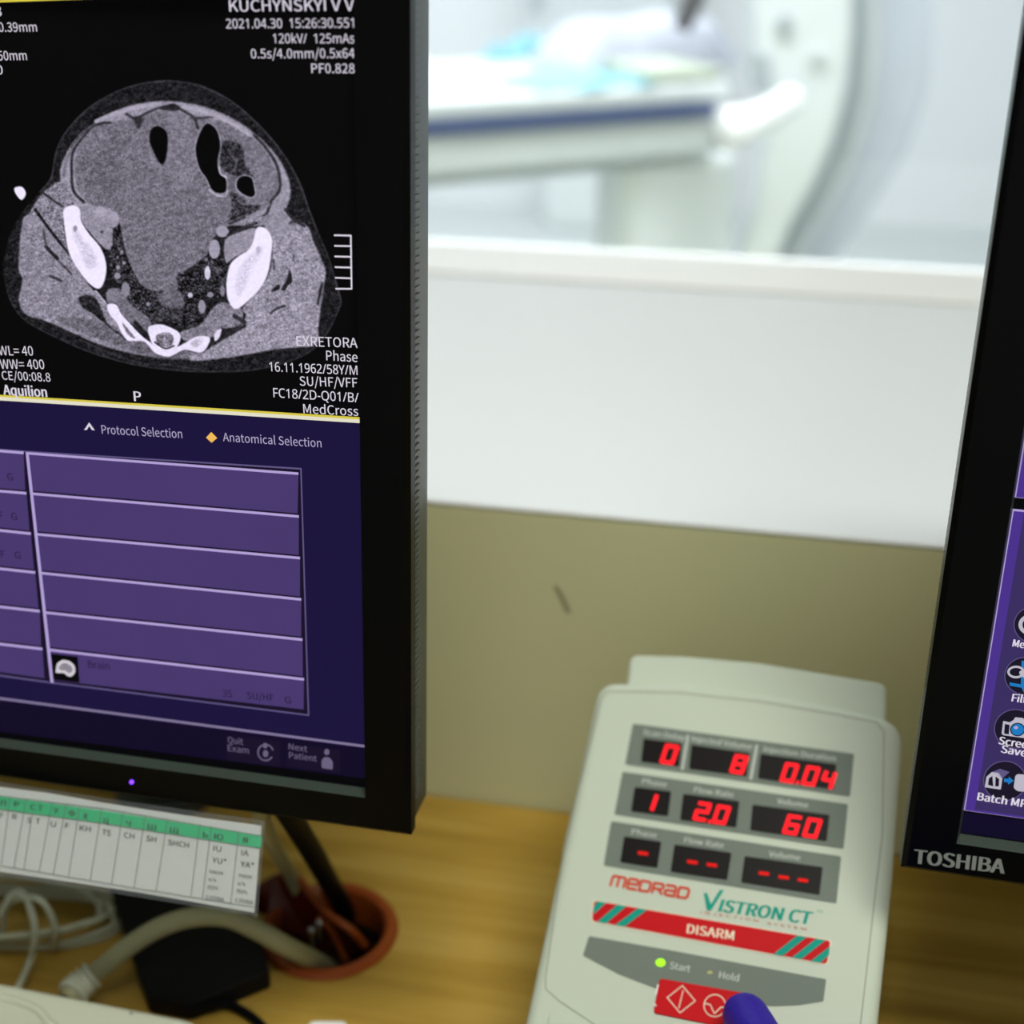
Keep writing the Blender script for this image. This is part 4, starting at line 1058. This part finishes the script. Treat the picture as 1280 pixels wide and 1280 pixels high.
# black adapter
ad = thing('power_adapter', 'flat black power adapter lying under the thick beige cable', 'power adapter', onz(245, 1190, D))
ap = [(133, 1098), (303, 1098), (338, 1214), (238, 1255), (184, 1246)]
c3 = [onz(x, y, D + 0.012) for x, y in ap]
uvp = rounded([(p.x, p.y) for p in c3], 0.003, 4)
MB().prism([Vector((x, y, D + 0.0004)) for x, y in uvp], [Vector((x, y, D + 0.012)) for x, y in uvp]).build('adapter_body', M_BRICK, ad, bevel=0.003)
cw = [onz(226, 1262, D + .012), onz(262, 1256, D + .008), onz(285, 1256, D + .0045), onz(307, 1266, D + .004), onz(325, 1280, D + .004), onz(350, 1310, D + .004), onz(362, 1360, D + .004)]
MB().tube(smooth_path(cw, 8), 0.0024, 12).build('adapter_cord', M_BLKC, ad, smooth=True)

# thick beige cable with its ribbed sleeve
th_ = thing('thick_cable', 'thick beige cable arching from the keyboard over the adapter into the grommet', 'cable', onz(100, 1236, D))
path = [(84, 1250, .018), (104, 1228, .020), (135, 1204, .026), (168, 1178, .034), (205, 1157, .041), (245, 1146, .044), (285, 1147, .043), (322, 1163, .036), (358, 1183, .024), (388, 1198, .004), (406, 1208, -.02), (412, 1212, -.055)]
MB().tube(smooth_path([onz(x, y, D + z) for x, y, z in path], 8), 0.0052, 16).build('cable_jacket', M_CREAM, th_, smooth=True)
pp = smooth_path([onz(x, y, D + z) for x, y, z in path[:3]], 12)
for i in (3, 6, 9, 12, 15):
    a, b = pp[i], pp[i + 1]; t_ = (b - a).normalized()
    MB().tube([a, a + t_ * 0.0011, a + t_ * 0.0022, a + t_ * 0.0030], [0.0062, 0.0088 - i * .00008, 0.0088 - i * .00008, 0.0060], 20).build('strain_relief_rib', M_KEYB, th_, smooth=True)

# off-white keyboard at the lower left corner
kb = thing('keyboard', 'off-white keyboard casing at the lower left corner of the view', 'keyboard', onz(60, 1290, D))
Z1 = D + 0.034
a = onz(0, 1225, Z1); b = onz(262, 1276, Z1)
e = (b - a).normalized(); f = Vector((e.y, -e.x, 0))          # f points towards the viewer
def K(s, t, z): p = b + e * s + f * t; p.z = z; return p
kp = rounded([(-0.50, 0), (0, 0), (0.004, 0.03), (0.004, 0.19), (-0.50, 0.19)], [.01, .014, 0, .014, .01], 6)
MB().prism([K(x, y, D + 0.0004) for x, y in kp], [K(x, y, Z1) for x, y in kp]).build('keyboard_case', M_KEYB, kb, bevel=0.005, seg=4)
g_ = [onz(x, y, Z1 + .0002) for x, y in ((-60, 1240), (-20, 1243), (0, 1247), (27, 1254), (48, 1264), (60, 1280), (62, 1300))]
end = g_[-1] + f * 0.08
ridge = smooth_path(g_ + [end], 6)
MB().tube(ridge, 0.0022, 10).build('raised_rim', M_KEYB, kb, smooth=True)
kk = onz(20, 1275, Z1) - b
s0_, t0_ = kk.dot(e), kk.dot(f)
for r in range(5):
    for c in range(18):
        s_, t_ = s0_ - 0.004 - c * 0.0195 - r * 0.003, t0_ + 0.008 + r * 0.0195
        bt = [(s_, t_), (s_ + .0175, t_), (s_ + .0175, t_ + .0175), (s_, t_ + .0175)]
        cx, cy = s_ + .0088, t_ + .0088
        MB().prism([K(x, y, Z1 - .001) for x, y in bt], [K(cx + (x - cx) * .75, cy + (y - cy) * .75, Z1 + .007) for x, y in bt]).build('key', M_KEYB, kb, bevel=0.0008, seg=1)
dt = onz(164, 1266, Z1 + .0002)
v_, f_ = lathe(dt, [(.0001, Z1 + .0003), (.0008, Z1 + .0003), (.0009, Z1)], 10)
obj('screw_dot', v_, f_, M_INKG, kb)

# coiled light grey cable
random.seed(11)
co = thing('coiled_cable', 'thin light grey cable bundled in loose loops left of the adapter', 'cable', onz(40, 1160, D))
cen = onz(22, 1162, D); pts = []
for i in range(5 * 20):
    a_ = 2 * PI * i / 20; k = i // 20
    rx = 0.060 - 0.0026 * k + 0.002 * math.sin(k * 2.3); ry = 0.0215 + 0.0028 * math.sin(k * 1.7 + 1)
    pts.append(cen + Vector((rx * math.cos(a_) + 0.003 * math.sin(k * 3), ry * math.sin(a_) - 0.002 * k + .006, 0.004 + 0.0030 * k + 0.003 * math.sin(a_ * 2 + k))))
MB().tube(smooth_path(pts, 3), 0.0017, 8).build('cable_loops', M_THINC, co, smooth=True)
wrap = [(0, 1143, .028), (14, 1120, .038), (30, 1118, .040), (42, 1150, .036), (43, 1175, .026), (38, 1200, .014), (26, 1228, .012), (18, 1240, .012)]
MB().tube(smooth_path([onz(x, y, D + z) for x, y, z in wrap], 8), 0.0019, 10).build('cable_end', M_THINC, co, smooth=True)
wrap = [(2, 1170, .006), (10, 1130, .030), (44, 1122, .042), (62, 1140, .036), (69, 1165, .022), (66, 1186, .004)]
MB().tube(smooth_path([onz(x, y, D + z) for x, y, z in wrap], 8), 0.0018, 10).build('binding_turn', M_THINC, co, smooth=True)

# cables dropping from the monitor into the grommet
gc = [(322, 1002, .15), (332, 1035, .11), (345, 1062, .07), (362, 1092, .03), (385, 1140, -.01), (392, 1165, -.06)]
P_ = smooth_path([onz(x, y, D + z) for x, y, z in gc], 8)
tag(MB().tube(P_, 0.0041, 14).build('monitor_cable', M_CREAM, smooth=True, base=P_[-1]), 'grey-beige cable dropping behind the paper strip into the grommet', 'cable')
gc = [(350, 1000, .15), (372, 1035, .11), (392, 1068, .075), (412, 1104, .035), (432, 1140, -.01), (440, 1165, -.06)]
P_ = smooth_path([onz(x, y, D + z) for x, y, z in gc], 8)
tag(MB().tube(P_, 0.0058, 14).build('monitor_cable', M_BLKC, smooth=True, base=P_[-1]), 'thick black cable dropping from the left monitor into the grommet', 'cable')
# small white plug at the front of the desk
q0 = onz(410, 1296, D)
plug = thing('cable_plug', 'small white plastic plug at the bottom edge, in front of the grommet', 'plug', q0)
rr = rounded([(-.010, -.022), (.010, -.022), (.010, .004), (-.010, .004)], .004)
MB().prism([q0 + Vector((x, y, 0.0004)) for x, y in rr], [q0 + Vector((x, y, .008)) for x, y in rr]).build('plug_body', M_FRAMEW, plug, bevel=.002)
MB().prism([q0 + Vector((x, y, 0.002)) for x, y in ((-.006, -.034), (.006, -.034), (.006, -.022), (-.006, -.022))],
           [q0 + Vector((x, y, .0065)) for x, y in ((-.006, -.034), (.006, -.034), (.006, -.022), (-.006, -.022))]).build('plug_tip', M_SCREW, plug)

# ------------------------------------------------------------------ scanner room beyond the glass
M_CT = mat('scanner_white_plastic', rgb(222, 228, 228), 0.35, noise=0.02)
M_CTG = mat('scanner_grey_plastic', rgb(208, 214, 216), 0.4, noise=0.02)
M_CTB = mat('scanner_blue_grey', rgb(216, 222, 232), 0.4, noise=0.02)
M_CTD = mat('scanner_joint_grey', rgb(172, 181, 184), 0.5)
M_STRIPE = mat('table_blue_stripe', rgb(74, 88, 128), 0.5)
M_CYAN = mat('cyan_drape', rgb(138, 190, 204), 0.8, bump=.3, bscale=60)
M_CLOTH = mat('white_cloth_cotton', rgb(196, 200, 204), 0.9)
M_SHEET = mat('white_sheet', rgb(190, 194, 206), 0.85, bump=.3, bscale=40)
M_OLIVE = mat('grey_green_pad', rgb(176, 186, 170), 0.6)
M_DK = mat('dark_grey_strap', rgb(90, 88, 90), 0.6)
ZT = 0.93
A = onz(480, 166, ZT); B = onz(900, 137, ZT)
ed = (B - A).normalized(); back = Vector((-ed.y, ed.x, 0))       # away from the viewer
if back.y < 0: back = -back
def TB(s, t, z): p = A + ed * s + back * t; p.z = z; return p
LEN = (B - A).length
ZB = ZT + .0455
def s_at(px, t=0.0):
    """distance along the table for a measured column"""
    lo_, hi_ = -1.5, 3.0
    def col(s):
        c = CAM_R.transposed() @ (TB(s, t, ZB) - CAM_P); return 640 + FPX * c.x / -c.z
    for _ in range(40):
        m_ = (lo_ + hi_) / 2
        if col(m_) < px: lo_ = m_
        else: hi_ = m_
    return lo_
print('s', [round(s_at(x), 3) for x in (533, 620, 700, 815, 900, 930)], 'LEN', LEN, 'NG', NG if 'NG' in globals() else None)
tb = thing('patient_table', 'long scanner patient table with a dark blue side stripe', 'scanner table', TB(LEN * .8, .22, 0), math.atan2(ed.y, ed.x))
def tbox(nm, m, s0, s1, t0, t1, z0, z1, bevel=.004, par=tb):
    c = [(s0, t0), (s1, t0), (s1, t1), (s0, t1)]
    return MB().prism([TB(a, b, z0) for a, b in c], [TB(a, b, z1) for a, b in c]).build(nm, m, par, bevel=bevel)
tbox('table_top', M_CTG, -1.2, LEN + .02, .0, .46, ZT + .012, ZT + .045, .01)
tbox('side_stripe', M_STRIPE, -1.2, LEN - .01, -.003, .463, ZT - .010, ZT + .012, .002)
tbox('table_rail', M_CTG, -1.2, LEN + .03, .01, .45, ZT - .075, ZT - .010, .01)
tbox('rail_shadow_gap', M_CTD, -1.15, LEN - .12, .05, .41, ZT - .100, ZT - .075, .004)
tbox('pedestal', M_CT, s_at(791, .06), s_at(938, .06), .06, .20, 0.12, ZT - .085, .03)
tbox('pedestal_foot', M_CTG, s_at(785, .04), s_at(940, .04), .04, .24, 0.0006, 0.14, .03)
# white grip at the head end
hp = [TB(LEN - .02, -.03, ZT - .035), TB(LEN + .05, -.04, ZT - .015), TB(LEN + .14, -.02, ZT + .015)]
MB().tube(smooth_path(hp, 6), [.018, .036, .038, .036, .033, .03, .028, .027, .026, .026, .025, .024, .02], 18).build('white_grip', M_FRAMEW, tb, smooth=True)
pad = MB(); 
def softslab(px, z, n_off, th, m, name, par=None, base=None, bev=.01):
    pass
def drape(nm, label, cat, m, s0, s1, t0, t1, z0, h, seedv, rgh=1.0, grp=None):
    """a rumpled cloth lying on the table: grid with thickness"""
    rs = np.random.RandomState(seedv); nx, ny = 26, 14; vs, fs = [], []
    ph = rs.rand(6) * 6.28
    for lay in (0, 1):
        for j in range(ny):
            for i in range(nx):
                a, b = i / (nx - 1), j / (ny - 1)
                edge = math.sin(PI * min(.5, 2.2 * min(a, 1 - a))) * math.sin(PI * min(.5, 2.6 * min(b, 1 - b)))
                edge = max(edge, 0.06)
                zz = h * edge * (1 - .38 * rgh + rgh * (0.22 * math.sin(9 * a + ph[0] + 3 * b) + 0.16 * math.sin(17 * a + ph[1] - 5 * b)))
                wob = 0.012 * math.sin(7 * b + ph[2])
                vs.append(TB(s0 + (s1 - s0) * a + wob, t0 + (t1 - t0) * b + .006 * math.sin(12 * a + ph[3]), z0 + (zz if lay else 0)))
    K_ = nx * ny
    for j in range(ny - 1):
        for i in range(nx - 1):
            p = j * nx + i
            fs.append((K_ + p, K_ + p + 1, K_ + p + nx + 1, K_ + p + nx)); fs.append((p, p + nx, p + nx + 1, p + 1))
    ring = [i for i in range(nx)] + [j * nx + nx - 1 for j in range(1, ny)] + [(ny - 1) * nx + i for i in range(nx - 2, -1, -1)] + [j * nx for j in range(ny - 2, 0, -1)]
    for i in range(len(ring)):
        p, q = ring[i], ring[(i + 1) % len(ring)]
        fs.append((p, q, K_ + q, K_ + p))
    o = obj(nm, vs, fs, m, smooth=True, base=TB((s0 + s1) / 2, (t0 + t1) / 2, z0), ang=80)
    return tag(o, label, cat, grp)
ZB = ZT + .0455
drape('white_cloth', 'crumpled white cloth at the left end of the scanner table', 'cloth', M_CLOTH, s_at(430), s_at(645), .06, .40, ZB, .035, 3)
drape('cyan_sheet', 'pale cyan sheet folded along the near edge of the scanner table', 'sheet', M_CYAN, s_at(668), s_at(812), .005, .19, ZB, .028, 5)
drape('cyan_cloth', 'small crumpled cyan cloth at the far edge of the table behind the white cloth', 'cloth', M_CYAN, s_at(610, .42), s_at(690, .42), .41, .455, ZB + .001, .045, 9)
drape('white_pillow', 'large white pillow and sheet mounded at the scanner end of the table', 'pillow', M_SHEET, s_at(690, .3), s_at(900, .3), .205, .405, ZB, .085, 8, 0.25)
# green-grey head pad under the pillow
pd = MB(); c = [(s_at(818), .01), (s_at(905), .01), (s_at(905), .195), (s_at(818), .195)]
tag(pd.prism([TB(a, b, ZB) for a, b in c], [TB(a, b, ZB + .022) for a, b in c]).build('head_pad', M_OLIVE, base=TB(LEN, .1, ZB), bevel=.006), 'grey-green pad on the table in front of the white pillow', 'pad')

def wslab(nm, m, px, n0, thick, par, rnd=0, bevel=0.02):
    """solid whose outline is measured on a plane n0 behind the wall, running back by thick"""
    fr = Frame(WALL.o + WALL.n * n0, A_WALL)
    if rnd: px = rounded(px, rnd)
    uv = [fr.hit(x, y) for x, y in px]
    lowz = -Z_DESK + .0006
    uv = [(a, max(b, lowz)) for a, b in uv]
    return MB().prism([fr.w(a, b, -thick) for a, b in uv], [fr.w(a, b, 0) for a, b in uv]).build(nm, m, par, bevel=bevel)
NG = wall_n(B) - 0.02
gn_ = thing('scanner_gantry', 'large white ring-shaped scanner gantry with curved layered covers', 'scanner', wn(WALL.hit(1000, 500)[0] + .5, NG - .5, 0), math.radians(-A_WALL))
big = -2600
wslab('front_cover', M_CT, [(930, big), (1062, big), (1066, 40), (1060, 110), (1042, 180), (1016, 235), (990, 280), (974, 318), (968, 400), (966, 1280), (905, 1280), (915, 340), (945, 250), (958, 150), (940, 60)], NG - .10, .24, gn_)
wslab('middle_cover', M_CTG, [(960, big), (1100, big), (1104, 60), (1096, 130), (1072, 200), (1040, 262), (1008, 310), (996, 360), (990, 1280), (930, 1280), (960, 300), (980, 200)], NG - .345, .26, gn_)
wslab('rear_cover', M_CTB, [(1010, big), (1158, big), (1165, 20), (1160, 110), (1134, 190), (1090, 262), (1052, 320), (1030, 380), (1020, 1280), (950, 1280), (990, 330), (1010, 200)], NG - .61, .28, gn_)
wslab('joint_band', M_CTD, [(975, big), (1080, big), (1084, 40), (1080, 120), (1058, 200), (1024, 268), (992, 318), (980, 400), (982, 1280), (930, 1280), (960, 300), (980, 200)], NG - .340, .012, gn_, bevel=.002)
for x, y, r, m in ((981, 30, 11, M_CTD), (1024, 70, 9, M_CTG)):
    wslab('control_pad', m, ellipse(x, y, r, r, 18), NG - .088, .014, gn_, bevel=.003)
wslab('bore_rim', M_CTD, [(940, 60), (962, 70), (966, 100), (956, 116), (940, 112), (936, 84)], NG - .09, .012, gn_, rnd=5, bevel=.003)
# equipment beyond the table
cb = thing('wall_cabinet', 'pale grey cabinet against the far wall behind the scanner table', 'cabinet', wn(0, N_BACK + .2, 0), math.radians(-A_WALL))
wslab('cabinet_body', M_CTG, [(640, -300), (832, -300), (846, 42), (820, 56), (700, 62), (655, 52)], N_BACK + .42, .3, cb)
wslab('cabinet_base', M_CT, [(665, 40), (830, 40), (830, 1280), (665, 1280)], N_BACK + .36, .26, cb)
wslab('cabinet_latch', M_CTD, [(664, -10), (676, -10), (676, 12), (664, 12)], N_BACK + .44, .02, cb, bevel=.003)
st_ = MB()
p0_, p1_ = TB(LEN - .10, .34, 0), TB(LEN - .02, .36, 0)
f0 = Frame(WALL.o + WALL.n * (NG - .10), A_WALL)
q0_, q1_ = f0.pt(852, 36), f0.pt(884, -40)
st_.tube([q0_, q0_ * .5 + q1_ * .5, q1_], [.018, .018, .018], 10)
sm_ = f0.pt(872, -140)
st_.tube([q1_, sm_], [.018, .016], 10)
tag(st_.build('support_strap', M_DK, smooth=True, base=q0_), 'dark grey strap slanting up from the pillow beside the gantry', 'strap')
